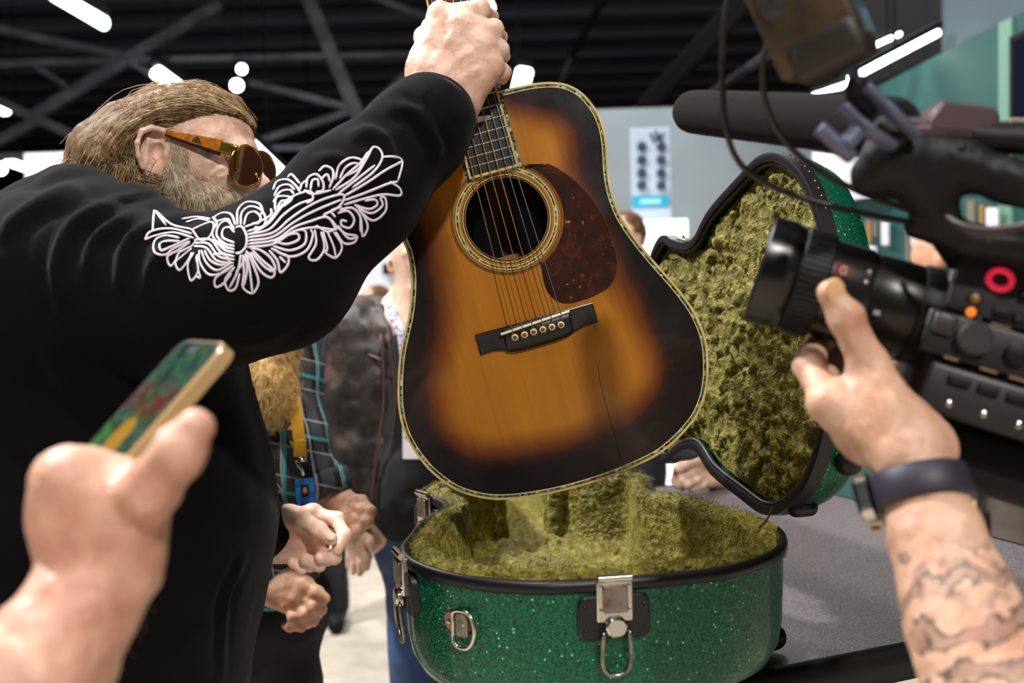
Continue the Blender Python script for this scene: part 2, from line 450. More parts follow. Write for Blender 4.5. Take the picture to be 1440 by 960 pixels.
obj('rod', bar(P(786, 122, 17), P(806, 74, 16), 8, 16), m_steel, truss)

# ceiling lights: housing and glowing tube
def strip_light(a, b, wpx, d, label):
    t = thing('ceiling_light', P(*a, d), label, 'ceiling light', 'ceiling lights')
    A, B = P(*a, d), P(*b, d * 1.02); X = unit(B - A); Y = unit(np.cross(X, np.array([0, 0, 1.0]))); Z = np.cross(X, Y); L = np.linalg.norm(B - A); w_ = wpx / FPX * d
    obj('diffuser', MB((A + B) / 2, X, Y, Z).box((0, 0, 0), (L, w_, w_ * 0.5), w_ * 0.2).vf(), m_tube, t)
    up = np.array([0, 0, w_ * 0.55])
    obj('housing', MB((A + B) / 2 + up, X, Y, Z).box((0, 0, 0), (L * 1.03, w_ * 1.1, w_ * 0.5), w_ * 0.1).vf(), m_black, t)
    c_ = (A + B) / 2 + up; obj('hanger', tube([c_, (c_[0], c_[1], 8.0)], 0.012, 6), m_black, t)
strip_light((70, -12), (152, 36), 30, 13, 'bright white strip light in the top corner over the black hoodie')
strip_light((216, 98), (262, 132), 28, 15, 'white strip light just above the long-haired head')
strip_light((352, 200), (404, 250), 22, 15, 'slanting white strip light between the sunglasses and the raised sleeve')
strip_light((738, 95), (722, 160), 26, 13, 'white strip light behind the top edge of the guitar')
strip_light((8, 226), (48, 240), 16, 17, 'small white strip light by the hood at the frame edge')
strip_light((1196, 110), (1318, 46), 19, 5.5, 'long glowing strip light under the black booth header')
strip_light((1228, 64), (1264, 48), 12, 5.5, 'short glowing strip light above the long one at the booth header')
strip_light((1146, 134), (1192, 118), 14, 5.7, 'strip light right above the microphone windscreen')
strip_light((680, -10), (690, 14), 14, 14, 'sliver of a strip light behind the hand on the neck')
def spot_light(px, py, rpx, d, label):
    c = P(px, py, d); r = rpx / FPX * d; t = thing('spot_lamp', c, label, 'spotlight', 'round hall lamps')
    Z = unit(CAMP - c + np.array([0, 0, -1.5])); X = unit(np.cross(Z, [0, 0, 1])); Y = np.cross(Z, X)
    obj('lens', MB(c, X, Y, Z).lathe([(r * 0.96, 0), (r * 0.9, r * 0.25), (r * 0.4, r * 0.45)], 20).vf(), m_spot, t, smooth=True)
    obj('can', MB(c, X, Y, Z).lathe([(r * 0.5, -2.2 * r), (r * 0.8, -2 * r), (r * 1.05, 0.02 * r), (r * 0.97, 0.06 * r)], 20).vf(), m_black, t, sharp=40)
    k_ = c - Z * 1.8 * r; obj('hanger', tube([k_, (k_[0], k_[1], 8.0)], 0.012, 6), m_black, t)
for px, py, r, d, lb in [(340, 97, 7, 15, 'upper round lamp of the pair over the forehead'), (333, 120, 9, 15, 'lower and larger round lamp of the pair over the forehead'),
                         (438, 211, 6, 17.6, 'upper round lamp of the pair by the elbow'), (434, 226, 8, 16.6, 'lower round lamp of the pair by the elbow'),
                         (0, 237, 9, 17, 'round lamp half out of frame at the left edge'), (6, 152, 10, 16, 'dim lamp cut by the left edge beside the truss')]:
    spot_light(px, py, r, d, lb)

# walls and booths: slabs seen face on, z up, with a real thickness
def slab(x0, x1, ytop, ybot, d0, d1, th, floor=False):
    """upright slab whose front spans two pixel columns at depths d0, d1"""
    a = P(x0, (ytop + ybot) / 2, d0); b = P(x1, (ytop + ybot) / 2, d1)
    z1 = max(P(x0, ytop, d0)[2], 0.1); z0 = 0.0 if floor else P(x0, ybot, d0)[2]
    X = np.array([b[0] - a[0], b[1] - a[1], 0]); L = np.linalg.norm(X); X = X / L; Y = np.array([-X[1], X[0], 0.0])
    c = np.array([(a[0] + b[0]) / 2, (a[1] + b[1]) / 2, 0]) + Y * th / 2
    return MB(c, X, Y, (0, 0, 1)).box((0, 0, (z0 + z1) / 2), (L, th, z1 - z0), 0.004).vf(), X, Y, c, z0, z1
wb = slab(700, 1240, 160, 600, 10.5, 10.5, 0.15, True)
tag(obj('partition_wall', wb[0], m_grey_wall), 'pale grey exhibition wall behind the banner', 'wall', kind='structure')
wb = slab(330, 720, 318, 640, 6.6, 6.6, 0.1, True)
tag(obj('booth_wall', wb[0], m_white), 'white booth wall behind the man in the leather jacket', 'wall', kind='structure')
ws = slab(538, 549, 371, 386, 6.5, 6.5, 0.03)
obj('wall_speaker', ws[0], m_black, label='small dark box on the white booth wall beside the bald man', cat='wall box')
ws = slab(36, 102, 216, 300, 12, 12, 0.1, True)
obj('lit_sign', ws[0], m_lit, label='tall bluish white lit panel behind the hood', cat='panel')
# bright counter box
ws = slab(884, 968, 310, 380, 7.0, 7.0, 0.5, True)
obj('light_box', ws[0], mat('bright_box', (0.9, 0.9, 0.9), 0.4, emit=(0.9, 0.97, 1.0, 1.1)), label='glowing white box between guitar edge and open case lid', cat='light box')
# banner with two rows of dark discs
bn = thing('banner', P(915, 310, 7.6), 'hanging white banner with eight dark discs and a cyan band', 'banner')
vf, X, Y, c, z0, z1 = slab(888, 943, 181, 311, 7.6, 7.6, 0.02); obj('sheet', vf, mat('banner_white', rgb(190, 204, 222), 0.6), bn)
vf = slab(889, 942, 276, 292, 7.585, 7.585, 0.01)[0]; obj('cyan_band', vf, mat('cyan_print', rgb(20, 160, 190), 0.5), bn)
vf = slab(900, 930, 280, 287, 7.57, 7.57, 0.008)[0]; obj('band_lettering', vf, mat('pale_cyan', rgb(150, 225, 235), 0.5), bn)
m_disc = mat('disc_print', rgb(40, 48, 78), 0.5)
for x in (902.5, 930):
    for y in (206, 224.5, 243, 260.5):
        q = P(x, y, 7.56); n = 7 / FPX * 7.56
        obj('disc', MB(q, (1, 0, 0), (0, 0, 1), (0, -1, 0)).lathe([(n, 0), (n * 0.96, 0.006), (n * 0.3, 0.008)], 16).vf(), m_disc, bn)
for pts in ([(915, 188), (919, 199), (926, 190), (932, 201)], [(922, 184), (925, 196), (934, 188)]):
    obj('scribble', tube([P(x, y, 7.575) for x, y in pts], 0.012, 5), m_disc, bn)
for x in (912, 920, 929): q = P(x, 308, 7.61); obj('stand_pole', tube([q, (q[0], q[1], 0.0)], 0.010, 6), m_steel, bn)

# teal booth on the right
tb = thing('display_booth', P(1300, 500, 5.6), 'teal display booth wall with pale grey fascia', 'booth')
X0 = P(1150, 300, 6.6); X1 = P(1560, 300, 4.4)
def booth_quad(pts, d_of, th, m, name, parent=tb):
    n = len(pts); fr = np.array([P(x, y, d_of(x)) for x, y in pts]); X = unit(X1 - X0); Yn = unit(np.cross(np.array([0, 0, 1.0]), X))
    v = np.vstack([fr, fr + Yn * th]); f = [tuple(range(n)), tuple(range(2 * n - 1, n - 1, -1))] + [(i, i + n, (i + 1) % n + n, (i + 1) % n) for i in range(n)]
    return obj(name, (v, f), m, parent)
def bd(x):                                           # depth of the booth front plane along the picture
    a, b = (X0 - CAMP), (X1 - CAMP); xa, da = 1150, 6.6; xb, db = 1560, 4.4; t = (x - xa) / (xb - xa)
    return 1.0 / ((1 - t) / da + t / db)
booth_quad([(1160, 160), (1404, 33), (1404, 760), (1160, 760)], bd, 0.06, m_teal, 'teal_panel')
booth_quad([(1404, 33), (1422, 24), (1422, 760), (1404, 760)], lambda x: bd(x) - 0.02, 0.05, mat('pale_green_trim', rgb(110, 150, 132), 0.5), 'pale_trim')
booth_quad([(1422, 24), (1600, -60), (1600, 760), (1422, 760)], bd, 0.06, m_teal, 'teal_panel')
booth_quad([(1324, -80), (1600, -200), (1600, -62), (1324, 74)], lambda x: bd(x) + 0.3, 0.1, mat('fascia', rgb(74, 90, 98), 0.6), 'grey_fascia')
booth_quad([(1180, -60), (1324, -90), (1324, 74), (1180, 140)], lambda x: bd(x) + 0.6, 0.5, m_black, 'black_header')
tv = thing('wall_screen', P(1440, 240, bd(1440) - 0.06), 'large black screen on the teal wall at the right edge', 'screen')
booth_quad([(1419, 52), (1560, -6), (1560, 250), (1419, 212)], lambda x: bd(x) - 0.08, 0.06, m_black, 'bezel', tv)
booth_quad([(1424, 58), (1555, 2), (1555, 244), (1424, 207)], lambda x: bd(x) - 0.09, 0.01, mat('screen_glass', rgb(16, 22, 34), 0.12), 'glass', tv)
ws = booth_quad([(1142, 212), (1228, 222), (1228, 276), (1142, 288)], lambda x: bd(x) - 0.25, 0.03, mat('lilac_white_card', rgb(226, 224, 236), 0.5), 'sign_board', None)
tag(ws, 'pale lilac sign board between microphone and green lid', 'sign')
m_strap = mat('tan_strap', rgb(150, 112, 60), 0.7); m_tagw = mat('paper_tag', rgb(222, 222, 232), 0.6); m_strap2 = mat('grey_strap', rgb(120, 110, 96), 0.7)
for (x, y, w_, h, kind, lb) in [(1222, 310, 10, 32, 0, 'tan strap hanging on the teal wall just beside the lens top'), (1231, 312, 6, 20, 2, 'thin olive strap hanging beside the white tag over the lens'),
                                (1245, 312, 14, 32, 1, 'tall white tag hanging on the teal wall over the lens'), (1226, 346, 18, 12, 1, 'small white card low on the teal wall over the lens'),
                                (1277, 322, 6, 52, 2, 'grey hanging strap on the teal wall beside the bald man'), (1287, 328, 14, 18, 1, 'small white tag beside the bald head'),
                                (1366, 282, 14, 36, 2, 'grey strap seen through the camera handle'), (1381, 288, 8, 28, 0, 'tan strap seen through the camera handle'),
                                (1396, 292, 22, 30, 1, 'large white tag seen through the camera handle')]:
    q = P(x, y, bd(x) - 0.1); s = bd(x) / FPX
    X = unit(X1 - X0); Yn = unit(np.cross(np.array([0, 0, 1.0]), X)); t = thing('hanging_tag' if kind == 1 else 'hanging_strap', q + np.array([0, 0, -h * s]), lb, 'tag' if kind == 1 else 'strap', 'goods hung on the teal wall')
    obj('sheet' if kind == 1 else 'webbing', MB(q, X, Yn, (0, 0, 1)).box((0, 0, -h * s / 2), (w_ * s, 0.02, h * s), 0.006).vf(), [m_strap, m_tagw, m_strap2][kind], t)
    obj('hook', tube([q + np.array([0, 0.1, 0.012]), q + np.array([0, 0, 0.012]), q + np.array([0, -0.02, 0.03])], 0.004, 6), m_steel, t)
# ================================================================== the guitar (flat top, parallel to the view)
GD = 1.24; GS = GD / FPX
G0 = P(712.5, 307, GD)                                # sound hole centre
GX = unit(0.965 * RGT + 0.264 * UPV); GY = unit(-0.264 * RGT + 0.965 * UPV); GZ = np.cross(GX, GY)   # across, towards the neck, out of the top
def gl(px, py):                                       # photograph pixel -> guitar plane (metres)
    x, y = (px - 712.5) * GS, (307 - py) * GS
    return np.array([x * 0.965 + y * 0.264, -x * 0.264 + y * 0.965])
guitar = thing('acoustic_guitar', P(725, 702, GD), 'sunburst acoustic guitar held up over the open case', 'guitar')
def gmb(): return MB(G0, GX, GY, GZ)
right = [gl(*p) for p in [(699.6, 129), (716.7, 124.6), (735.4, 120.2), (756, 116.7), (777, 115.6), (798, 119), (816.7, 129), (831, 143.8), (841.7, 160.4), (849, 179), (853, 200),
         (854.6, 221), (856, 244), (859.4, 264.6), (864.6, 283), (873, 303), (885, 322.5), (902.5, 346), (922.5, 370), (942.5, 392.5), (960, 413.8), (975, 435), (986, 457.5), (993, 480),
         (995.5, 500), (996, 520), (995, 535), (991.7, 555), (985, 574), (975.6, 591), (960, 609.6), (943, 626), (922.5, 641), (893, 655.4), (860, 669), (822.5, 681.5), (781, 692), (748, 698)]]
left = [gl(*p) for p in [(719, 701.5), (694, 702), (669, 698), (644, 690), (623, 677), (604.6, 661.7), (588, 642), (574, 620), (565, 597), (560.4, 574), (559, 549), (560.5, 515), (563.8, 490),
        (568.8, 467.5), (573.8, 445), (577, 420), (578, 395), (576.5, 375), (572.5, 355), (566, 339)]]
mirror = [np.array([-q[0] * 0.965, q[1]]) for q in right[12::-1]]
mirror = [q for q in mirror if q[1] > left[-1][1] + 0.012]
outl = catmull(np.array(right + left + mirror), 4, True)
def inset(poly, d):
    t = np.roll(poly, -1, 0) - np.roll(poly, 1, 0); t /= np.linalg.norm(t, axis=1)[:, None] + 1e-12
    return poly - d * np.stack([-t[:, 1], t[:, 0]], 1) * (1 if np.sum(poly[:, 0] * np.roll(poly[:, 1], -1) - np.roll(poly[:, 0], -1) * poly[:, 1]) < 0 else -1)
def circ(r, n=72): a = np.arange(n) * 2 * PI / n; return np.stack([r * np.cos(a), r * np.sin(a)], 1)
def sheet3(poly_fn_pts, z):
    p = np.asarray(poly_fn_pts); return G0 + p[:, :1] * GX + p[:, 1:2] * GY + (z * GZ if np.isscalar(z) else np.asarray(z)[:, None] * GZ)
HR = 58.3 * GS
pv, tr, dist = flat2d(inset(outl, 0.005), [circ(HR)], 0.0065)
def burst(t, co):
    d = t.new('ShaderNodeAttribute', attribute_name='edge').outputs['Fac']
    n = t.noise(co, 9, 3); d2 = t.math('ADD', d, t.math('MULTIPLY', t.math('SUBTRACT', n, 0.5), 0.030))
    f = t.math('MULTIPLY', d2, 10.0, True)
    col = t.ramp(f, [(0.0, rgb(17, 9, 8)), (0.20, rgb(17, 8, 7)), (0.31, rgb(48, 18, 8)), (0.46, rgb(110, 56, 11)), (0.72, rgb(170, 108, 20))])
    st = t.new('ShaderNodeMapping'); st.inputs['Scale'].default_value = (260, 5, 1); t.link(co, st.inputs['Vector'])
    g = t.noise(st.outputs[0], 1.0, 3); col = t.mix(t.ramp(g, [(0.3, 0.0), (0.75, 0.30)]), col, t.mix(1.0, col, (0.55, 0.5, 0.5), 'MULTIPLY'))
    s2 = t.new('ShaderNodeMapping'); s2.inputs['Scale'].default_value = (30, 2.5, 1); t.link(co, s2.inputs['Vector'])
    col = t.mix(t.ramp(t.noise(s2.outputs[0], 1.0, 2), [(0.4, 0.0), (0.7, 0.45)]), col, t.mix(1.0, col, (0.7, 0.6, 0.55), 'MULTIPLY'))
    t.set('Base Color', col); t.set('Normal', t.bump(g, 0.05, 0.0006))
    t.set('Roughness', t.ramp(t.noise(co, 14, 4), [(0.3, 0.22), (0.7, 0.36)]))
m_top = mat('sunburst_spruce', (0.4, 0.2, 0.02), 0.28, attr='loc', fn=burst, coat=0.25)
ed = dist - 0.022 * np.clip((pv[:, 0] - 0.05) / 0.1, 0, 1) * np.clip((-pv[:, 1] - 0.10) / 0.1, 0, 1)                                      # the burst: wider at the tail and shoulders
ed = ed - 0.018 * np.clip((-pv[:, 1] - 0.24) / 0.1, 0, 1) - 0.006 * np.clip((pv[:, 1] - 0.06) / 0.08, 0, 1) + 0.016 * np.exp(-((pv[:, 1] + 0.03) / 0.06) ** 2)
ed = ed + 0.05 * np.clip((pv[:, 1] - 0.02) / 0.05, 0, 1) * np.exp(-(pv[:, 0] / 0.06) ** 2)
obj('soundboard', (sheet3(pv, 0.0), tr), m_top, guitar, attrs={'loc': np.c_[pv, np.zeros(len(pv))], 'edge': ed}, smooth=True)
m_rose = mat('rosewood_side', rgb(58, 30, 18), 0.25, var=(14, rgb(34, 16, 10), 0.35, 0.65), coat=0.3)
n = len(outl); pr_ = inset(outl, 0.001)
zs = [-0.001, -0.115]; v = np.vstack([sheet3(pr_, zs[0]), sheet3(pr_, zs[1])])
obj('side', (v, [(i, (i + 1) % n, (i + 1) % n + n, i + n) for i in range(n)]), m_rose, guitar, smooth=True)
obj('back', (sheet3(outl, -0.115), [tuple(range(n - 1, -1, -1))]), m_rose, guitar)
def band(poly_o, poly_i, z0, z1):
    """raised flat ring between two loops of equal count"""
    m = len(poly_o); v = np.vstack([sheet3(poly_o, z0), sheet3(poly_o, z1), sheet3(poly_i, z1), sheet3(poly_i, z0)]); f = []
    for a in range(3):
        f += [(a * m + i, a * m + (i + 1) % m, (a + 1) * m + (i + 1) % m, (a + 1) * m + i) for i in range(m)]
    return v, f
m_ivory = mat('aged_ivory_binding', rgb(205, 184, 120), 0.4, var=(40, rgb(176, 150, 84), 0.3, 0.7))
def aba(t, co):
    v = t.new('ShaderNodeTexVoronoi'); t.link(co, v.inputs['Vector']); v.inputs['Scale'].default_value = 260
    h = t.ramp(t.new('ShaderNodeSeparateColor').outputs[0], [(0, 0), (1, 1)])
    sp = t.new('ShaderNodeSeparateColor'); t.link(v.outputs['Color'], sp.inputs[0])
    t.set('Base Color', t.ramp(sp.outputs[0], [(0.0, rgb(60, 66, 50)), (0.25, rgb(110, 120, 90)), (0.45, rgb(150, 190, 170)), (0.6, rgb(70, 130, 140)), (0.75, rgb(170, 140, 110)), (0.9, rgb(215, 230, 215))], 'CONSTANT'))
    t.set('Metallic', 0.55)
m_aba = mat('abalone_inlay', (0.4, 0.45, 0.4), 0.22, attr=None, fn=aba, coat=0.4)
m_line = mat('dark_purfling', rgb(40, 24, 12), 0.4)
m_cream = mat('cream_line', rgb(206, 186, 110), 0.4)
obj('binding', band(outl, inset(outl, 0.0026), -0.007, 0.0011), m_ivory, guitar)
obj('purfling_line', band(inset(outl, 0.0026), inset(outl, 0.0034), -0.001, 0.0008), m_line, guitar)
obj('purfling', band(inset(outl, 0.0034), inset(outl, 0.0056), -0.001, 0.0009), m_aba, guitar)
obj('purfling_line', band(inset(outl, 0.0056), inset(outl, 0.0066), -0.001, 0.0008), m_cream, guitar)
for r0, r1, m, nm in [(61.0, 59.0, m_line, 'rosette_line'), (62.2, 61.0, m_cream, 'rosette_line'), (63.4, 62.2, m_line, 'rosette_line'), (68.2, 67.0, m_cream, 'rosette_line'),
                      (71.0, 68.2, m_aba, 'rosette'), (72.4, 71.0, m_cream, 'rosette_line'), (73.2, 72.4, m_line, 'rosette_line'), (77.2, 76.2, m_line, 'rosette_line'), (79.2, 78.4, m_line, 'rosette_line')]:
    obj(nm, band(circ(r0 * GS, 96), circ(r1 * GS, 96), -0.0005, 0.0006), m, guitar)
obj('sound_hole_edge', band(circ(58.3 * GS + 0.0001, 72), circ(58.0 * GS, 72), -0.0035, 0.0003), mat('raw_spruce', rgb(150, 100, 44), 0.6), guitar)
# inside: brace, back strip
mb = gmb(); mb.box((0.0, -0.02, -0.108), (0.03, 0.34, 0.006)); obj('back_strip', mb.vf(), mat('inner_wood', rgb(86, 48, 22), 0.7), guitar)
mb = gmb(); mb.box((0.0, -0.043, -0.1), (0.22, 0.012, 0.014)); obj('brace', mb.vf(), mat('pale_brace', rgb(140, 96, 52), 0.7), guitar)
# pickguard
pg = [gl(*p) for p in [(738, 236.5), (748, 232.5), (762, 230.3), (775, 232), (792, 242), (811, 257), (830, 278), (847, 304), (858, 331), (865.5, 358), (867, 378), (862, 395), (851, 407), (832, 417), (815, 423),
      (800, 426), (786, 424), (774, 415), (766, 400), (762, 380), (760.5, 369.5)]]
arc = [np.array([80.5 * GS * math.cos(a), 80.5 * GS * math.sin(a)]) for a in np.linspace(math.atan2(pg[-1][1], pg[-1][0]) + 0.03, math.atan2(pg[0][1], pg[0][0]) - 0.02, 14)]
pgp = np.vstack([catmull(np.array(pg), 4), arc])
def tort(t, co):
    a = t.ramp(t.noise(co, 38, 5, 0.7), [(0.35, rgb(34, 15, 8)), (0.55, rgb(52, 24, 12)), (0.63, rgb(72, 34, 13)), (0.70, rgb(46, 22, 12)), (0.8, rgb(30, 14, 8))])
    b = t.ramp(t.noise(co, 150, 4, 0.7), [(0.62, 0.0), (0.68, 1.0)]); n3 = t.ramp(t.noise(co, 16, 2), [(0.45, 0.0), (0.6, 1.0)])
    t.set('Base Color', t.mix(t.math('MULTIPLY', b, n3), a, rgb(196, 110, 24)))
mb = gmb(); mb.prism(pgp, 0.0002, 0.0018, 0.0006)
obj('pickguard', mb.vf(), mat('tortoiseshell', (0.1, 0.05, 0.02), 0.2, fn=tort, coat=0.3), guitar)
# fingerboard, neck, frets, inlays
FE = (np.array([660.4, 250.0]), np.array([728.0, 231.7]))            # board end, bass and treble corner
FT = (np.array([594.5, -10.0]), np.array([657.0, -30.0]))
def board(t, s, z=0.0):                                # t: 0 at the end, 1 at FT; s: 0 bass side .. 1 treble
    a = FE[0] + (FT[0] - FE[0]) * t; b = FE[1] + (FT[1] - FE[1]) * t; q = gl(*(a + (b - a) * s)); return np.array([q[0], q[1], z])
m_ebony = mat('ebony', rgb(26, 24, 25), 0.42, var=(60, rgb(14, 13, 14), 0.4, 0.6))
m_fret = mat('fret_wire', rgb(190, 184, 160), 0.25, 0.9)
T_NUT = 1.72
mb = gmb(); q = [board(0, 0.03), board(0, 0.97), board(T_NUT, 0.90), board(T_NUT, 0.10)]; mb.prism([p[:2] for p in q], 0.0006, 0.0062, 0.0006)
fb = obj('fingerboard', mb.vf(), m_ebony, guitar)
for s0, s1 in ((-0.012, 0.03), (0.97, 1.012)):
    mb = gmb(); e = 0.07; a = (s0 if s0 > 0.5 else s0); mb.prism([board(0, s0)[:2], board(0, s1)[:2], board(T_NUT, s1 + (e if s0 < 0.5 else -e))[:2], board(T_NUT, s0 + (e if s0 < 0.5 else -e))[:2]], 0.0006, 0.0063)
    obj('fingerboard_binding', mb.vf(), m_ivory, fb)
mb = gmb(); mb.prism([board(-0.012, -0.01)[:2], board(-0.012, 1.01)[:2], board(0, 1.01)[:2], board(0, -0.01)[:2]], 0.0006, 0.0063); obj('fingerboard_binding', mb.vf(), m_ivory, fb)
for s0, s1 in ((-0.075, -0.02), (1.02, 1.075)):        # abalone beside the board
    mb = gmb(); mb.prism([board(-0.02, s0)[:2], board(-0.02, s1)[:2], board(0.43, s1)[:2], board(0.43, s0)[:2]], 0.0002, 0.0009); obj('purfling', mb.vf(), m_aba, guitar)
tf = 0.0; step = 0.0465
for i in range(20):
    tf += step
    if tf > T_NUT: break
    step *= 1.0595
    a, b = board(tf, 0.0, 0.0066), board(tf, 1.0, 0.0066); mb = gmb(); mb.tube([a, b], 0.0009, 6); obj('fret', mb.vf(), m_fret, fb)
m_pearl = mat('pearl_inlay', rgb(230, 196, 160), 0.2, 0.2, var=(120, rgb(200, 214, 205), 0.4, 0.6), coat=0.5)
for t0 in (0.275, 0.44):
    c0 = board(t0, 0.46); a = np.linspace(0, 2 * PI, 16, endpoint=False); mb = gmb()
    w_ = (board(t0, 0.75)[:2] - c0[:2]); l_ = (board(t0 + 0.016, 0.46)[:2] - c0[:2])
    mb.prism([c0[:2] + w_ * np.cos(q) * (1.0 if t0 < 0.3 else 0.8) + l_ * np.sin(q) * (1 - 0.5 * abs(math.cos(q))) for q in a], 0.006, 0.0066); obj('inlay', mb.vf(), m_pearl, fb)
a0, a1 = board(0.30, 0.5, -0.010), board(T_NUT, 0.5, -0.008); mb = gmb(); pts = [board(0.36, 0.5, -0.03), board(0.42, 0.5, -0.012), board(0.9, 0.5, -0.009), board(T_NUT, 0.5, -0.008)]
mb.tube(catmull(pts, 5), [0.024 - 0.0002 * i for i in range(16)], 16, False, 0.72, (0, 0, 1)); obj('neck', mb.vf(), mat('mahogany_neck', rgb(74, 38, 20), 0.3, coat=0.2), guitar, smooth=True)
mb = gmb(); ax_ = unit(board(T_NUT, 0.5) - board(1.0, 0.5)); bx_ = np.array([ax_[1], -ax_[0], 0]); c0 = board(T_NUT, 0.5)
hd = [c0 + bx_ * x + ax_ * y for x, y in [(-0.022, 0), (0.022, 0), (0.036, 0.03), (0.032, 0.19), (-0.032, 0.19), (-0.036, 0.03)]]
mb.prism([p[:2] for p in hd], -0.012, 0.003, 0.001); obj('headstock', mb.vf(), m_ebony, guitar)
# bridge
zz = lambda x, y: gl(650 + x / 6.857, 400 + y / 6.857)
bp = [zz(*p) for p in [(125, 483), (340, 424), (700, 324), (1030, 234), (1255, 172), (1285, 270), (1308, 360), (1245, 382), (1180, 398), (1090, 447), (1020, 500), (900, 543), (720, 596), (560, 640), (470, 650), (400, 632), (330, 632), (255, 650), (180, 676), (150, 570)]]
mb = gmb(); mb.prism(bp, 0.0, 0.0042, 0.0014); br = obj('bridge', mb.vf(), m_ebony, guitar, sharp=30)
cp = [zz(*p) for p in [(385, 418), (700, 330), (1018, 243), (1050, 330), (1072, 440), (1010, 492), (900, 533), (720, 586), (560, 630), (480, 638), (430, 625), (405, 520)]]
mb = gmb(); mb.prism(cp, 0.003, 0.0088, 0.003); obj('bridge_crown', mb.vf(), m_ebony, br, sharp=50)
sa, sb = zz(375, 480), zz(1028, 260); mb = gmb(); mb.tube([(*sa, 0.0098), (*sb, 0.0098)], 0.0017, 8, False, 1.3, (0, 0, 1)); obj('saddle', mb.vf(), mat('bone', rgb(226, 214, 178), 0.35), br)
pins = [(508, 510), (600, 484), (687, 457), (775, 434), (862, 411), (948, 389)]
for p in pins:
    c0 = zz(*p); mb = gmb(); mb.lathe([(0.0043, 0.007), (0.0045, 0.0096), (0.0038, 0.0114), (0.0025, 0.0119)], 16, (*c0, 0)); pn = obj('bridge_pin', mb.vf(), mat('pin_ivory', rgb(214, 190, 130), 0.35), br, smooth=True)
    mb = gmb(); mb.lathe([(0.0026, 0.0115), (0.0026, 0.0123), (0.001, 0.0126)], 12, (*c0, 0)); obj('pin_dot', mb.vf(), mat('pin_dot', rgb(120, 90, 84), 0.12, 0.5), pn, smooth=True)
m_bronze = mat('bronze_string', rgb(196, 150, 84), 0.3, 0.9); m_plain = mat('steel_string', rgb(150, 152, 150), 0.25, 0.9)
ends = [(666.3, 248), (677, 245), (689, 241.3), (700.6, 238), (712, 235), (722, 232)]
for i, (p, e) in enumerate(zip(pins, ends)):
    a = zz(*p); c0 = sa + (sb - sa) * ((i + 0.95) / 7.0 + 0.03); s = 0.10 + 0.16 * i
    pts = [(*a, 0.010), (*c0, 0.0118), (*gl(*e), 0.0100), tuple(board(T_NUT, 0.18 + 0.128 * i, 0.0085))]; mb = gmb(); mb.tube(pts, [0.00068, 0.00064, 0.0006, 0.00055][i // 2], 6)
    obj('string', mb.vf(), m_bronze if i < 4 else m_plain, guitar)
# old crack in the top, scratches
z5 = lambda x, y: (760 + x / 4.8, 520 + y / 4.8)
cr = [gl(*z5(*p)) for p in [(385, -40), (398, 60), (425, 165), (450, 265), (478, 370), (500, 450), (520, 520), (545, 612)]]
mb = gmb(); mb.tube([(*p, 0.0001) for p in cr], 0.00035, 5, False, 0.5, (0, 0, 1)); obj('crack', mb.vf(), mat('crack_dark', rgb(16, 8, 5), 0.8), guitar)
# ================================================================== table and guitar case
TZ = 1.107
m_lam = mat('speckled_laminate', rgb(74, 68, 72), 0.5, fn=lambda t, co: (
    t.set('Base Color', t.ramp(t.noise(co, 520, 3, 0.7), [(0.36, rgb(40, 35, 38)), (0.52, rgb(80, 71, 74)), (0.66, rgb(142, 130, 127))])),
    t.set('Normal', t.bump(t.noise(co, 700, 2), 0.3, 0.0008)), t.set('Roughness', 0.42)))
tA = np.array([0.22, 1.09]); tX = unit([0.93, 0.36]); tY = np.array([-tX[1], tX[0]])
def tp(a, b): return tA + a * tX + b * tY
tc = tp(0.33, 0.5)
table = thing('display_table', (tc[0], tc[1], 0), 'speckled grey counter-height table with thick black edge under the case', 'table')
def rrect(a0, a1, b0, b1, r, n=8):
    out = []
    for (ca, cb, s) in ((a1 - r, b1 - r, 0), (a0 + r, b1 - r, 1), (a0 + r, b0 + r, 2), (a1 - r, b0 + r, 3)):
        for i in range(n + 1):
            t = PI / 2 * (s + i / n); out.append(tp(ca + r * math.cos(t), cb + r * math.sin(t)))
    return np.array(out)
obj('table_top', MB().prism(rrect(-0.05, 0.76, 0.012, 0.99, 0.05), TZ - 0.03, TZ).vf(), m_lam, table)
ro, ri = rrect(-0.062, 0.772, 0.0, 1.002, 0.06), rrect(-0.05, 0.76, 0.012, 0.99, 0.05); n = len(ro)
v = np.vstack([np.c_[ri, np.full(n, TZ + 0.001)], np.c_[ro * 0.3 + ri * 0.7, np.full(n, TZ + 0.002)], np.c_[ro, np.full(n, TZ - 0.006)], np.c_[ro, np.full(n, TZ - 0.042)], np.c_[ri, np.full(n, TZ - 0.045)]])
obj('edge_band', (v, [(j * n + i, j * n + (i + 1) % n, (j + 1) * n + (i + 1) % n, (j + 1) * n + i) for j in range(4) for i in range(n)]), mat('black_edge', rgb(10, 9, 11), 0.5, spec=0.3), table, smooth=True)
obj('pedestal', MB((tc[0], tc[1], 0)).lathe([(0.06, 0.02), (0.05, 0.05), (0.045, 1.0), (0.16, TZ - 0.05), (0.16, TZ - 0.032)], 28).vf(), m_black, table, sharp=40)
obj('base_plate', MB((tc[0], tc[1], 0)).lathe([(0.30, 0.0), (0.30, 0.012), (0.10, 0.03)], 36).vf(), m_black, table, sharp=40)

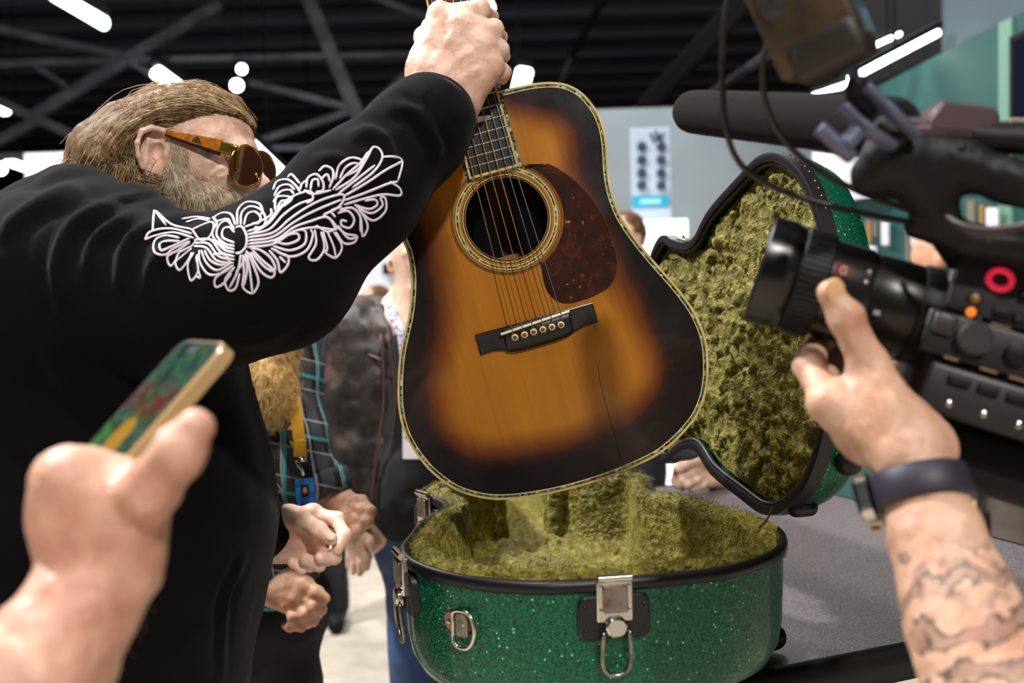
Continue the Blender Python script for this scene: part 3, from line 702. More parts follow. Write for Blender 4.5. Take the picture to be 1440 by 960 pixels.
# ---- case outline: u along the case from the butt end, v half width
def case_half(lb, w_, ub, uw, ul, butt):
    p = [(0.002, 0.06), (0.015, 0.12), (0.05, lb - 0.045), (0.10, lb - 0.01), (0.15, lb), (0.21, lb - 0.014), ((0.21 + uw) / 2 + 0.01, (lb + w_) / 2 - 0.004), (uw - 0.02, w_ + 0.003), (uw + 0.02, w_ + 0.001),
         ((uw + ul) / 2 + 0.015, (w_ + ub) / 2 + 0.003), (ul - 0.03, ub - 0.003), (ul, ub), (ul + 0.035, ub - 0.02), (ul + 0.055, ub - 0.055), (0.575, 0.088), (0.64, 0.078), (0.86, 0.078), (0.92, 0.09), (1.02, 0.095), (1.06, 0.085), (1.075, 0.05)]
    p = np.array(p); p[:, 0] -= butt * np.clip(1 - p[:, 0] / 0.16, 0, 1); return p
def case_loop(n=5, **k):
    h = case_half(**k); full = np.vstack([h, (h * [1, -1])[::-1]]); return catmull(full, n, True)     # right side out, left side back
def resample(loop, step):
    q = np.vstack([loop, loop[:1]]); s = np.r_[0, np.cumsum(np.linalg.norm(np.diff(q, axis=0), axis=1))]; m = int(s[-1] / step)
    t = np.linspace(0, s[-1], m, endpoint=False); return np.stack([np.interp(t, s, q[:, i]) for i in (0, 1)], 1)
def off(poly, d):                                     # inset towards the inside of the loop (loop runs counter-clockwise in u,v)
    t = np.roll(poly, -2, 0) - np.roll(poly, 2, 0); t /= np.linalg.norm(t, axis=1)[:, None] + 1e-12
    nrm = np.stack([-t[:, 1], t[:, 0]], 1); a = np.sum(poly[:, 0] * np.roll(poly[:, 1], -1) - np.roll(poly[:, 0], -1) * poly[:, 1])
    return poly + d * nrm * (1 if a > 0 else -1)
SH = dict(lb=0.222, w_=0.150, ub=0.175, uw=0.3678, ul=0.48)
yaw = -0.168
cO = np.array([0.1121, 1.019, 1.2523]); cU = np.array([math.sin(yaw), math.cos(yaw), 0]); cV = np.array([math.cos(yaw), -math.sin(yaw), 0]); cW = np.array([0, 0, 1.0])
loop = resample(case_loop(butt=0.032, **SH), 0.006)
def cpt(uv, z): return cO + uv[:, :1] * cU + uv[:, 1:2] * cV + (np.full((len(uv), 1), z) if np.isscalar(z) else np.asarray(z)[:, None]) * cW
def rings(rows, closed_end=False):
    m = len(rows[0]); v = np.vstack(rows); f = [(j * m + i, j * m + (i + 1) % m, (j + 1) * m + (i + 1) % m, (j + 1) * m + i) for j in range(len(rows) - 1) for i in range(m)]
    if closed_end: f.append(tuple(range((len(rows) - 1) * m, len(rows) * m)))
    return v, f
def sparkle(t, co):
    v = t.new('ShaderNodeTexVoronoi'); t.link(co, v.inputs['Vector']); v.inputs['Scale'].default_value = 900
    sp = t.new('ShaderNodeSeparateColor'); t.link(v.outputs['Color'], sp.inputs[0])
    v2 = t.new('ShaderNodeTexVoronoi'); t.link(co, v2.inputs['Vector']); v2.inputs['Scale'].default_value = 330
    s2 = t.new('ShaderNodeSeparateColor'); t.link(v2.outputs['Color'], s2.inputs[0])
    col = t.ramp(sp.outputs[0], [(0.0, rgb(0, 38, 27)), (0.5, rgb(0, 82, 56)), (0.8, rgb(0, 106, 74)), (1.0, rgb(6, 138, 98))])
    big = t.ramp(s2.outputs[1], [(0.955, 0.0), (0.97, 1.0)]); near = t.ramp(v2.outputs['Distance'], [(0.25, 1.0), (0.4, 0.0)])
    col = t.mix(t.math('MULTIPLY', big, near), col, rgb(120, 255, 210)); t.set('Base Color', col)
    cv = t.new('ShaderNodeVectorMath', operation='SUBTRACT'); t.link(v.outputs['Color'], cv.inputs[0]); cv.inputs[1].default_value = (0.5, 0.5, 0.5)
    sc = t.new('ShaderNodeVectorMath', operation='SCALE'); t.link(cv.outputs[0], sc.inputs[0]); sc.inputs['Scale'].default_value = 0.55
    g = t.new('ShaderNodeNewGeometry'); ad = t.new('ShaderNodeVectorMath', operation='ADD'); t.link(g.outputs['Normal'], ad.inputs[0]); t.link(sc.outputs[0], ad.inputs[1])
    nm = t.new('ShaderNodeVectorMath', operation='NORMALIZE'); t.link(ad.outputs[0], nm.inputs[0]); t.set('Normal', nm.outputs[0])
    t.set('Metallic', 0.45); t.set('Roughness', 0.38); t.set('Coat Weight', 0.22); t.set('Coat Roughness', 0.08)
m_spark = mat('green_sparkle', (0, 0.2, 0.1), fn=sparkle)
m_trim = mat('black_rubber_trim', rgb(15, 13, 16), 0.42, spec=0.35)
m_chrome = mat('chrome', rgb(205, 200, 190), 0.18, 1.0); m_chrome_d = mat('worn_chrome', rgb(150, 144, 134), 0.32, 1.0, var=(60, rgb(110, 100, 90), 0.4, 0.65))
m_leather = mat('brown_leather_handle', rgb(98, 34, 26), 0.4, bump=(300, 0.3, 0.001)); m_lblack = mat('black_leather', rgb(16, 14, 17), 0.42, bump=(400, 0.25, 0.0008))
def plush(t, co):
    w1 = t.noise(co, 22, 4, 0.65); w2 = t.noise(co, 90, 3, 0.6); w3 = t.noise(co, 900, 2)
    t.set('Base Color', t.ramp(w2, [(0.3, rgb(58, 52, 10)), (0.5, rgb(100, 91, 28)), (0.7, rgb(150, 138, 60))]))
    n = t.bump(w1, 0.7, 0.03); n = t.bump(w2, 0.9, 0.010, n); t.set('Normal', t.bump(w3, 0.7, 0.0015, n))
    t.set('Roughness', 0.5); t.set('Specular Tint', (1.0, 0.88, 0.45)); t.set('Sheen Weight', 0.5); t.set('Sheen Roughness', 0.35); t.set('Sheen Tint', rgb(230, 220, 120)); t.set('Specular IOR Level', 0.6)
m_plush = mat('olive_plush', rgb(112, 102, 30), fn=plush)
case = thing('guitar_case', cO + cU * 0.25 - cW * 0.145, 'open green sparkle guitar case lined with olive plush', 'guitar case')
base = bpy.data.objects.new('base_shell', None); base.location = tuple(np.array([0, 0, 0.0])); link(base, case)
base = case
SHELL = [cpt(off(loop, -0.001), 0.0), cpt(off(loop, 0.0), -0.03), cpt(off(loop, 0.002), -0.085), cpt(off(loop, 0.006), -0.108), cpt(off(loop, 0.016), -0.126), cpt(off(loop, 0.036), -0.136)]
bpy.data.objects.remove(bpy.data.objects['base_shell'])
shell = obj('base_shell', rings(SHELL, True), m_spark, case, smooth=True)
tl = cpt(off(loop, 0.0), 0.002)
obj('base_trim', tube(tl, 0.0058, 10, True, 1.25, (0, 0, 1)), m_trim, shell, smooth=True)
# lining: a puffed lip, the walls and the floor
lp = resample(case_loop(butt=0.032, **SH), 0.0028)
prof = [(0.006, -0.002), (0.007, 0.006), (0.012, 0.0125), (0.018, 0.015), (0.024, 0.0135), (0.029, 0.008), (0.031, 0.0), (0.0315, -0.012), (0.032, -0.026), (0.0325, -0.042), (0.033, -0.058), (0.034, -0.074), (0.036, -0.09), (0.042, -0.097)]
rows = []
for i, (d, z) in enumerate(prof):
    q = cpt(off(lp, d), z); lip = 1.0 if i < 7 else 0.5
    nz = fbm(q, 95, 3, 3) * 0.0028 * lip + fbm(q * [1, 1, 0.25], 60, 2, 9) * 0.0016
    rows.append(q + np.c_[nz * 0.4, nz * 0.4, nz * (1.2 if i < 7 else 0.1)] + (cpt(off(lp, d + 0.002), z) - cpt(off(lp, d), z)) * (nz / 0.002)[:, None])
V, Ff = rings(rows); obj('plush_lining', (V, np.array(Ff)), m_plush, shell, smooth=True)
fl2 = off(resample(lp, 0.006), 0.037); pv, tr, dist = flat2d(fl2, [], 0.0042); q = cpt(pv, -0.096)
q[:, 2] += (fbm(q, 26, 3, 21) * 0.010 + np.abs(fbm(q, 60, 2, 5)) * 0.006) * np.clip(dist / 0.02, 0.1, 1) - 0.002
obj('plush_floor', (q, tr), m_plush, shell, smooth=True)
def fuzz(rows_pts, nrm, count, L, r, seed):
    rg = np.random.default_rng(seed); k = rg.integers(0, len(rows_pts), count); d = nrm[k] + rg.normal(size=(count, 3)) * 0.45
    return strands(rows_pts[k] + rg.normal(size=(count, 3)) * 0.0012, d, L, 0.25, r, 2, gw=0.1, seed=seed)
lipp = np.vstack([r_ for r_ in rows[1:7]]); lipn = np.vstack([np.tile([0, 0, 1.0], (len(rows[0]), 1)) + (cpt(off(lp, -1.0 if i < 3 else 1.0), 0) - cpt(lp, 0)) * 0.5 for i in range(6)])
V, Fq = fuzz(lipp, lipn, 9000, 0.006, 0.00035, 4); o = obj('plush_pile', (V, Fq), m_plush, shell); o['kind'] = 'stuff'
# neck cradle block
for u_, v_ in ((0.575, 0.052), (0.575, -0.052)):
    b = blob([cap(cO + cU * u_ + cV * v_ - cW * 0.09, cO + cU * u_ + cV * v_ - cW * 0.012, 0.02, 0.018), cap(cO + cU * (u_ + 0.04) + cV * v_ - cW * 0.09, cO + cU * (u_ + 0.04) + cV * v_ - cW * 0.012, 0.02, 0.018)], 0.004, lambda p: fbm(p, 70, 2, 2) * 0.002)
    obj('neck_cradle', b, m_plush, shell, smooth=True)
# ---- lid
lO = np.array([0.3441, 1.0756, 1.2805]); ly, op, tw = -0.2424, 1.6319, -0.1088
lU = np.array([math.sin(ly) * math.cos(tw), math.cos(ly) * math.cos(tw), math.sin(tw)]); _rt = np.array([math.cos(ly), -math.sin(ly), 0])
lV = -_rt * math.cos(op) + np.array([0, 0, 1.0]) * math.sin(op); lV = unit(lV - lU * (lV @ lU)); lW = np.cross(lU, lV)
if lW[0] < 0: lW = -lW                               # outwards, away from the lining
def lpt(uv, w_): return lO + uv[:, :1] * lU + (0.226 - uv[:, 1:2]) * lV + (np.full((len(uv), 1), w_) if np.isscalar(w_) else np.asarray(w_)[:, None]) * lW
lloop = resample(case_loop(butt=0.006, **SH), 0.006)
lid = obj('lid_shell', rings([lpt(off(lloop, 0.0), 0.0), lpt(off(lloop, 0.0), 0.02), lpt(off(lloop, 0.002), 0.040), lpt(off(lloop, 0.008), 0.056), lpt(off(lloop, 0.022), 0.068), lpt(off(lloop, 0.05), 0.076)], True), m_spark, case, smooth=True)
m_trim2 = mat('mauve_black_trim', rgb(24, 19, 22), 0.36, spec=0.4)
tr_rows = [lpt(off(lloop, 0.009), 0.004), lpt(off(lloop, 0.008), -0.005), lpt(off(lloop, 0.003), -0.0065), lpt(off(lloop, -0.003), -0.005), lpt(off(lloop, -0.0035), 0.012), lpt(off(lloop, 0.0), 0.0135)]
obj('lid_trim', rings(tr_rows), m_trim2, lid, sharp=50)
obj('lid_gasket', tube(lpt(off(lloop, 0.010), 0.001), 0.004, 8, True), m_trim, lid, smooth=True)
for i in range(34):                                   # rivets along the trim at the upper butt corner
    k = int(len(lloop) * (0.93 - 0.0052 * i)) % len(lloop); c0 = lpt(off(lloop, -0.0035), 0.006)[k]
    nn = unit(lpt(off(lloop, -1), 0)[k] - lpt(lloop, 0)[k]); xx = unit(np.cross(nn, lW)); obj('rivet', MB(c0, xx, np.cross(nn, xx), nn).lathe([(0.0016, -0.0005), (0.0013, 0.0008), (0.0006, 0.0012)], 8).vf(), m_chrome_d, lid)
ll = resample(lloop, 0.005); pv, tr, dist = flat2d(off(ll, 0.011), [], 0.0032); q0 = lpt(pv, 0.0)
st = np.stack([pv[:, 0] * 1.0, pv[:, 1] * 1.0, 0 * pv[:, 0]], 1)
wv = st + 0.012 * np.stack([fbm(st, 40, 2, 31), fbm(st, 40, 2, 32), 0 * pv[:, 0]], 1)
h = fbm(wv * [1.0, 0.7, 1], 34, 3, 11) * 0.008 + np.abs(fbm(wv, 70, 2, 13)) * 0.007 + vnoise(wv, 180, 15) * 0.0018
pit = np.clip(fbm(wv * [1.3, 0.6, 1], 48, 2, 19) - 0.5, 0, 1) * 0.030
dome = 0.010 * np.clip(1 - dist / 0.05, 0, 1) ** 2
q = lpt(pv, 0.014 - (h - pit) * np.clip(dist / 0.015, 0.1, 1) - 0.006 + dome * 0.4)
if np.dot(np.cross(q[tr[0, 1]] - q[tr[0, 0]], q[tr[0, 2]] - q[tr[0, 0]]), lW) > 0: tr = tr[:, ::-1]
obj('lid_lining', (q, tr), m_plush, lid, smooth=True)
V, Fq = fuzz(q, np.tile(-lW, (len(q), 1)), 12000, 0.005, 0.0003, 8); o = obj('lid_pile', (V, Fq), m_plush, lid); o['kind'] = 'stuff'
# hinge side: webbing, stay cord, rubber feet
hw = [(lO + lU * u_ - lV * 0.004 + np.array([0, 0, -0.02])) for u_ in (0.10, 0.15, 0.20)]
obj('hinge_flap', blob(chain([p + np.array([-0.012, 0, -0.012]) for p in hw], [0.013] * 3) + chain([p + np.array([-0.02, 0, 0.012]) for p in hw], [0.010] * 3), 0.003, lambda p: fbm(p, 90, 2, 6) * 0.0025), m_plush, case, smooth=True)
obj('stay_cord', tube(catmull([P(1068, 742, 1.12), P(1080, 728, 1.13), P(1086, 712, 1.14)], 5), 0.0012, 6), m_black, case)
def foot(c, ax, r, name='rubber_foot', par=None):
    obj(name, blob([cap(c - ax * r * 0.7, c + ax * r * 0.7, r, r * 0.9, 0.004)], 0.003), m_trim, par or case, smooth=True)
def shell_at(px, py, pts, lo=0.0):                    # nearest vertex of a shell to a pixel
    d = (pts - CAMP) @ FWD; x = 720 + FPX * ((pts - CAMP) @ RGT) / d; y = 480 - FPX * ((pts - CAMP) @ UPV) / d; return pts[np.argmin((x - px) ** 2 + (y - py) ** 2 + (d - d.min()) * 2000)]
lidv = np.vstack([lpt(off(lloop, 0.0), 0.02), lpt(off(lloop, 0.002), 0.040), lpt(off(lloop, 0.008), 0.056)])
foot(shell_at(1198, 652, lidv), lU * 0.8 + lW * 0.5, 0.016, par=lid); foot(shell_at(1128, 716, lidv), lW, 0.012, par=lid)
bsv = np.vstack(SHELL)
foot(shell_at(1072, 900, np.vstack(SHELL[3:5])) , unit(cV + cU * 0.3), 0.017)
for u_, v_ in ((0.05, 0.1), (0.05, -0.1), (0.45, 0.1), (0.45, -0.1), (0.95, 0.05)):
    c0 = cO + cU * u_ + cV * v_; obj('rubber_foot', MB((c0[0], c0[1], 0)).lathe([(0.016, TZ), (0.015, cO[2] - 0.134)], 14).vf(), m_trim, case)
# ---- hardware
def on_shell(px, py, zoff):                           # frame on the outer wall at the pixel column px, height zoff under the rim
    ring = cpt(off(loop, 0.001), zoff); d = (ring - CAMP) @ FWD; x = 720 + FPX * ((ring - CAMP) @ RGT) / d; k = np.argmin(np.abs(x - px) + (d - d.min()) * 300)
    nn = unit(cpt(off(loop, -1.0), 0)[k] - cpt(loop, 0)[k]); return ring[k], unit(np.cross(np.array([0, 0, 1.0]), nn)), np.array([0, 0, 1.0]), nn
def rr2(w_, h, r, n=5, c=(0, 0)):
    return [(c[0] + sx * (w_ / 2 - r) + r * math.cos(a), c[1] + sy * (h / 2 - r) + r * math.sin(a)) for sx, sy, a0 in ((1, 1, 0), (-1, 1, PI / 2), (-1, -1, PI), (1, -1, 1.5 * PI)) for a in np.linspace(a0, a0 + PI / 2, n)]
def latch(px, name, s=1.0, zoff=-0.03):
    o_, X, Y, Z = on_shell(px, 0, zoff); lt = obj(name, MB(o_, X, Y, Z).prism(rr2(0.074 * s, 0.045 * s, 0.01), -0.004, 0.006, 0.002).vf(), m_lblack, case, sharp=40)
    obj('hasp', MB(o_, X, Y, Z).prism(rr2(0.037 * s, 0.044 * s, 0.003, c=(0, 0.018 * s)), 0.004, 0.010, 0.0015).vf(), m_chrome, lt, sharp=40)
    obj('hasp_plate', MB(o_, X, Y, Z).prism(rr2(0.025 * s, 0.027 * s, 0.002, c=(0, 0.020 * s)), 0.009, 0.0135, 0.001).vf(), m_chrome_d, lt, sharp=40)
    obj('hasp_hinge', MB(o_ + Y * 0.041 * s + Z * 0.010, Y, Z, X).lathe([(0.004, -0.017 * s), (0.004, 0.017 * s)], 12).vf(), m_chrome, lt, sharp=40)
    obj('latch_tongue', MB(o_, X, Y, Z).prism(rr2(0.022 * s, 0.020 * s, 0.009, c=(0, -0.008 * s)), 0.008, 0.016, 0.002).vf(), m_chrome, lt, sharp=40)
    for sx in (-1, 1):
        for yy in (0.010, 0.034): obj('rivet', MB(o_ + X * sx * 0.0145 * s + Y * yy * s + Z * 0.0095, X, Y, Z).lathe([(0.002, 0), (0.0015, 0.0014), (0.0006, 0.002)], 10).vf(), m_chrome_d, lt)
        for yy in (0.012, -0.012): obj('rivet', MB(o_ + X * sx * 0.030 * s + Y * yy * s + Z * 0.006, X, Y, Z).lathe([(0.002, 0), (0.0015, 0.001), (0.0006, 0.0015)], 10).vf(), m_trim, lt)
    a = [(-0.013, -0.012, 0.013), (-0.0145, -0.03, 0.012), (-0.014, -0.046, 0.010), (-0.009, -0.055, 0.009), (0, -0.058, 0.009), (0.009, -0.055, 0.009), (0.014, -0.046, 0.010), (0.0145, -0.03, 0.012), (0.013, -0.012, 0.013)]
    obj('wire_loop', tube(catmull([o_ + s * (X * x + Y * y) + Z * z for x, y, z in a], 5), 0.0025 * s, 8), m_chrome_d, lt, smooth=True)
latch(865, 'latch')
o_, X, Y, Z = on_shell(648, 0, -0.046)                # strap ring
dr = obj('ring_plate', MB(o_, X, Y, Z).prism(rr2(0.036, 0.022, 0.010, c=(-0.004, 0.004)), -0.001, 0.0025, 0.001).vf(), mat('copper_plate', rgb(150, 110, 90), 0.3, 0.9), case)
obj('ring_strap', MB(o_, X, Y, Z).prism(rr2(0.016, 0.026, 0.004, c=(0.003, 0.003)), 0.002, 0.006, 0.0015).vf(), m_chrome_d, dr, sharp=40)
a = [(-0.006, 0.016), (0.010, 0.018), (0.019, 0.010), (0.020, -0.006), (0.012, -0.019), (-0.002, -0.020), (-0.007, -0.012), (-0.007, 0.004)]
obj('strap_ring', tube(catmull([o_ + X * x + Y * y + Z * 0.006 for x, y in a], 5, True), 0.0022, 8, True), m_chrome, dr, smooth=True)
for x in (-0.014, 0.006): obj('rivet', MB(o_ + X * x + Y * 0.004 + Z * 0.0045, X, Y, Z).lathe([(0.003, -0.002), (0.0025, 0.001), (0.001, 0.002)], 10).vf(), m_chrome, dr)
def side_hw(u_, name, zoff=-0.03):                    # hardware on the opening side of the base, at distance u_ from the butt
    k = np.argmin(np.abs(loop[:, 0] - u_) + (loop[:, 1] > 0) * 10); nn = unit(cpt(off(loop, -1.0), 0)[k] - cpt(loop, 0)[k])
    return cpt(loop, zoff)[k], unit(np.cross(np.array([0, 0, 1.0]), nn)), np.array([0, 0, 1.0]), nn
_os = on_shell
for u_ in (0.115, 0.445):
    on_shell = lambda px, py, z, u_=u_: side_hw(u_, '', z)
    latch(0, 'latch', 1.0)
on_shell = _os
o_, X, Y, Z = side_hw(0.365, '', -0.035)
obj('carry_handle', tube(catmull([o_ - X * 0.06 + Z * 0.004, o_ - X * 0.055 + Z * 0.03, o_ - X * 0.03 + Z * 0.042 - Y * 0.004, o_ + X * 0.03 + Z * 0.042 - Y * 0.004, o_ + X * 0.055 + Z * 0.03, o_ + X * 0.06 + Z * 0.004], 5), 0.010, 10, False, 0.7), m_leather, case, smooth=True)
for x in (-0.06, 0.06): obj('handle_mount', MB(o_ + X * x, X, Y, Z).box((0, 0, 0.006), (0.02, 0.03, 0.016), 0.004).vf(), m_chrome_d, case)
# catch on the lid's upper edge
def lid_edge(u_, upside=True):
    k = np.argmin(np.abs(lloop[:, 0] - u_) + ((lloop[:, 1] > 0) if upside else (lloop[:, 1] < 0)) * 10); nn = unit(lpt(off(lloop, -1.0), 0)[k] - lpt(lloop, 0)[k]); return lpt(lloop, 0.01)[k], nn
for u_ in (0.235, 0.41):
    c0, nn = lid_edge(u_); xx = unit(np.cross(nn, lW)); mb = MB(c0, xx, lW, nn); mb.box((0, 0.004, 0.004), (0.036, 0.024, 0.007), 0.002); cb = obj('lid_catch', mb.vf(), m_chrome_d, lid)
    obj('rivet', MB(c0 + nn * 0.008 + xx * 0.01, xx, lW, nn).lathe([(0.003, 0), (0.002, 0.003), (0.001, 0.004)], 10).vf(), m_chrome, cb)
# ================================================================== people: shared helpers
def skin_fn(c1, c2, c3):
    def fn(t, co):
        a = t.ramp(t.noise(co, 34, 4), [(0.32, c2), (0.5, c1), (0.68, c3)]); b = t.noise(co, 600, 3)
        t.set('Base Color', t.mix(t.ramp(b, [(0.35, 0.35), (0.6, 0.0)]), a, c3)); n = t.bump(b, 0.35, 0.0009); t.set('Normal', t.bump(t.noise(co, 160, 4, 0.65), 0.35, 0.0022, n))
        t.set('Subsurface Weight', 0.12); t.set('Subsurface Radius', (0.012, 0.005, 0.003)); t.set('Subsurface Scale', 0.6); t.set('Roughness', 0.48)
    return fn
m_skin = mat('fair_skin', rgb(214, 164, 138), fn=skin_fn(rgb(222, 184, 162), rgb(230, 198, 178), rgb(206, 156, 134)))
m_skin_tan = mat('tan_skin', rgb(190, 132, 98), fn=skin_fn(rgb(206, 154, 122), rgb(216, 172, 140), rgb(184, 124, 94)))
m_nail = mat('finger_nail', rgb(226, 178, 156), 0.3)
def J(px, py, d): return P(px, py, d)
FR = [(0.0105, 0.0098, 0.0086, 0.0076), (0.0108, 0.0100, 0.0088, 0.0078), (0.0104, 0.0096, 0.0084, 0.0074), (0.0094, 0.0084, 0.0074, 0.0066)]
def hand_prims(wrist, rw, fingers, thumb, s=1.0, palm_r=0.0125, k=0.008, tk=0.010, ts=1.0):
    """wrist: list of two wrist corner points; fingers: four lists MCP, PIP, DIP, tip; thumb: CMC, MCP, IP, tip"""
    pr = [cap(wrist[0], wrist[1], rw, rw, k)]
    for i, f in enumerate(fingers):
        w_ = wrist[0] + (wrist[1] - wrist[0]) * i / 3.0
        pr.append(cap(w_, f[0], rw * 0.9, palm_r * s, k)); r = [q * s for q in FR[i]]
        for j in range(3): pr.append(cap(f[j], f[j + 1], r[j], r[j + 1], 0.004))
        for j, q in ((1, 1.10), (2, 1.06)): pr.append(cap(f[j], f[j] + 1e-5, r[j] * q, r[j] * q, 0.004))
    for i in range(3): pr.append(cap(fingers[i][0], fingers[i + 1][0], palm_r * s * 0.86, palm_r * s * 0.86, k))
    w_ = (wrist[0] + wrist[1]) / 2
    pr.append(cap(wrist[0], thumb[0], rw * 0.9, 0.015 * s, tk)); r = [0.0165 * s, 0.0125 * s * ts, 0.0108 * s * ts, 0.0085 * s * ts]
    for j in range(3): pr.append(cap(thumb[j], thumb[j + 1], r[j], r[j + 1], 0.006 if j else tk))
    pr.append(cap(thumb[2], thumb[2] + 1e-5, r[2] * 1.08, r[2] * 1.08, 0.004)); pr.append(cap(thumb[0], fingers[0][0], 0.010 * s, 0.010 * s, k))
    return pr
def skin_warp(a=0.0006, sc=120, seed=3): return lambda p: fbm(p, sc, 3, seed) * a + fbm(p, 40, 2, seed + 5) * a * 1.6
def nail(tip, prev, nrm, w_, l, parent, m=m_nail):
    ax = unit(tip - prev); N = unit(nrm - ax * (np.asarray(nrm) @ ax)); X = np.cross(ax, N); b = blob([ell(tip + N * 0.001, (w_, l, 0.0022), np.array([X, ax, N]), 0.002)], 0.0011)
    obj('nail', b, m, parent, smooth=True)
def project(V):
    q = np.asarray(V) - CAMP; d = q @ FWD; return np.stack([720 + FPX * (q @ RGT) / d, 480 - FPX * (q @ UPV) / d], 1)
def fold_warp(folds):
    """ridges in cloth that follow traced lines: (polyline, width px, height m)"""
    def fn(V):
        xy = project(V); out = np.zeros(len(V))
        for pl, w_, a in folds:
            pl = catmull(pl, 4); best = np.full(len(V), 1e9); al = np.zeros(len(V)); ns = len(pl) - 1
            for i_, (p, q) in enumerate(zip(pl[:-1], pl[1:])):
                e = q - p; t = np.clip(((xy - p) @ e) / (e @ e + 1e-9), 0, 1); dd = np.linalg.norm(xy - p - t[:, None] * e, axis=1); m_ = dd < best
                best = np.where(m_, dd, best); al = np.where(m_, (i_ + t) / ns, al)
            a = a * np.sin(np.pi * np.clip(al, 0.0, 1.0)) ** 0.7
            out += a * np.exp(-(best / w_) ** 2) - 0.45 * a * np.exp(-((best - 2.0 * w_) / (0.8 * w_)) ** 2)
        return out
    return fn
def vjoin(*parts):
    v = np.vstack([p[0] for p in parts]); b = 0; f = []
    for p in parts: f.append(np.asarray(p[1]) + b); b += len(p[0])
    return v, np.vstack(f)
def guide_hair(guides, count, spread, r, seed, wave=0.0, seg=9, frizz=0.0):
    """hairs interpolated between neighbouring guide curves"""
    rg = np.random.default_rng(seed); G = []
    for g in guides:
        c = catmull(np.array([P(*q) for q in g]), 8); s = np.r_[0, np.cumsum(np.linalg.norm(np.diff(c, axis=0), axis=1))]; t = np.linspace(0, s[-1], seg + 1); G.append(np.stack([np.interp(t, s, c[:, i]) for i in range(3)], 1))
    G = np.array(G); k = rg.uniform(0, len(G) - 1.001, count); i = k.astype(int); f = (k - i)[:, None, None]; pts = G[i] * (1 - f) + G[i + 1] * f
    tt = np.linspace(0, 1, seg + 1)[None, :, None]; pts = pts + rg.normal(size=(count, 1, 3)) * spread * (0.35 + tt) + frizz * rg.normal(size=(count, seg + 1, 3)) * tt
    if wave: pts = pts + wave * tt * np.sin(rg.uniform(0, 6.28, (count, 1, 3)) * 0.35 + np.arange(seg + 1)[None, :, None] * 1.25 + k[:, None, None] * 2.0)
    cut = rg.uniform(0.72, 1.0, count)[:, None, None]
    pts = pts[:, :1] + (pts - pts[:, :1]) * (1 - (1 - cut) * tt)
    t = np.diff(pts, axis=1); t = np.concatenate([t, t[:, -1:]], 1); t /= np.linalg.norm(t, axis=2)[..., None] + 1e-12
    u = np.cross(t, np.array([0.3, -0.9, 0.3])); u /= np.linalg.norm(u, axis=2)[..., None] + 1e-9; w_ = np.cross(t, u); m = seg + 1
    V = np.stack([pts + r * (math.cos(q) * u + math.sin(q) * w_) for q in (0, 2.09, 4.19)], 2).reshape(-1, 3)
    base = (np.arange(count) * m * 3)[:, None, None] + (np.arange(seg) * 3)[None, :, None]
    Fq = np.stack([np.stack([base + i_, base + (i_ + 1) % 3, base + 3 + (i_ + 1) % 3, base + 3 + i_], -1) for i_ in range(3)], -2).reshape(-1, 4)
    return V, Fq
def surf_roots(V, Fq, keep, count, seed):
    rg = np.random.default_rng(seed); n = vnormals(V, Fq); k = np.flatnonzero(keep(V, n)); k = rg.choice(k, count); return V[k] + rg.normal(size=(count, 3)) * 0.0012, n[k]

# ================================================================== the man in the black hoodie
m_hood = mat('black_fleece', rgb(7, 6, 8), 0.95, sheen=0.05, bump=(900, 0.5, 0.0012), spec=0.1)
# head, 1.32 m into the view
HD = 1.32
def hp(x, y, dz=0.0): return P(x, y, HD + dz)
tilt = np.array([unit(0.95 * RGT - 0.28 * UPV - 0.12 * FWD), unit(0.28 * RGT + 0.95 * UPV), unit(-FWD - 0.12 * RGT)])
head = [ell(hp(257, 208), (0.090, 0.074, 0.072), tilt, 0.02), ell(hp(303, 204), (0.043, 0.052, 0.056), tilt, 0.03), ell(hp(300, 262), (0.052, 0.048, 0.054), tilt, 0.035),
        cap(hp(238, 250), hp(196, 345), 0.058, 0.066, 0.03), ell(hp(322, 282), (0.034, 0.035, 0.04), tilt, 0.02),
        cap(hp(338, 211, -0.036), hp(352, 219, 0.02), 0.010, 0.010, 0.014),                           # brow
        cap(hp(345, 222, -0.006), hp(362, 256, -0.014), 0.0085, 0.0125, 0.012), ell(hp(367, 262, -0.014), (0.0145, 0.0120, 0.0135), tilt, 0.008),
        ell(hp(355, 264, -0.028), (0.010, 0.008, 0.008), tilt, 0.006), ell(hp(351, 262, 0.006), (0.010, 0.008, 0.008), tilt, 0.006),   # nostrils
        ell(hp(318, 250, -0.036), (0.026, 0.019, 0.02), tilt, 0.02), cap(hp(346, 280, -0.016), hp(352, 284, 0.008), 0.010, 0.010, 0.01), cap(hp(343, 294, -0.014), hp(348, 296, 0.008), 0.010, 0.010, 0.01),
        sub(ell(hp(338, 233, -0.045), (0.016, 0.012, 0.010), tilt, 0.012)), ell(hp(334, 234, -0.035), (0.013, 0.012, 0.013), tilt, 0.003)]
eax = np.array([unit(0.97 * RGT - 0.2 * UPV + 0.35 * FWD), unit(0.2 * RGT + 0.97 * UPV), np.zeros(3)]); eax[1] = unit(eax[1] - eax[0] * (eax[1] @ eax[0])); eax[2] = np.cross(eax[0], eax[1])
ec = hp(216, 212, -0.070)
def ep(x, y, z=0.0): return ec + eax[0] * x + eax[1] * y + eax[2] * z
helix = [ep(0.018, 0.004, -0.002), ep(0.017, 0.018, 0.002), ep(0.007, 0.026, 0.004), ep(-0.007, 0.027, 0.005), ep(-0.017, 0.019, 0.006), ep(-0.019, 0.004, 0.006), ep(-0.015, -0.012, 0.005), ep(-0.008, -0.024, 0.003)]
head += [ell(ep(0, 0.002, -0.002), (0.019, 0.030, 0.006), eax, 0.006)] + chain([h_ + eax[2] * 0.004 for h_ in helix], [0.0042] * 8, 0.002)
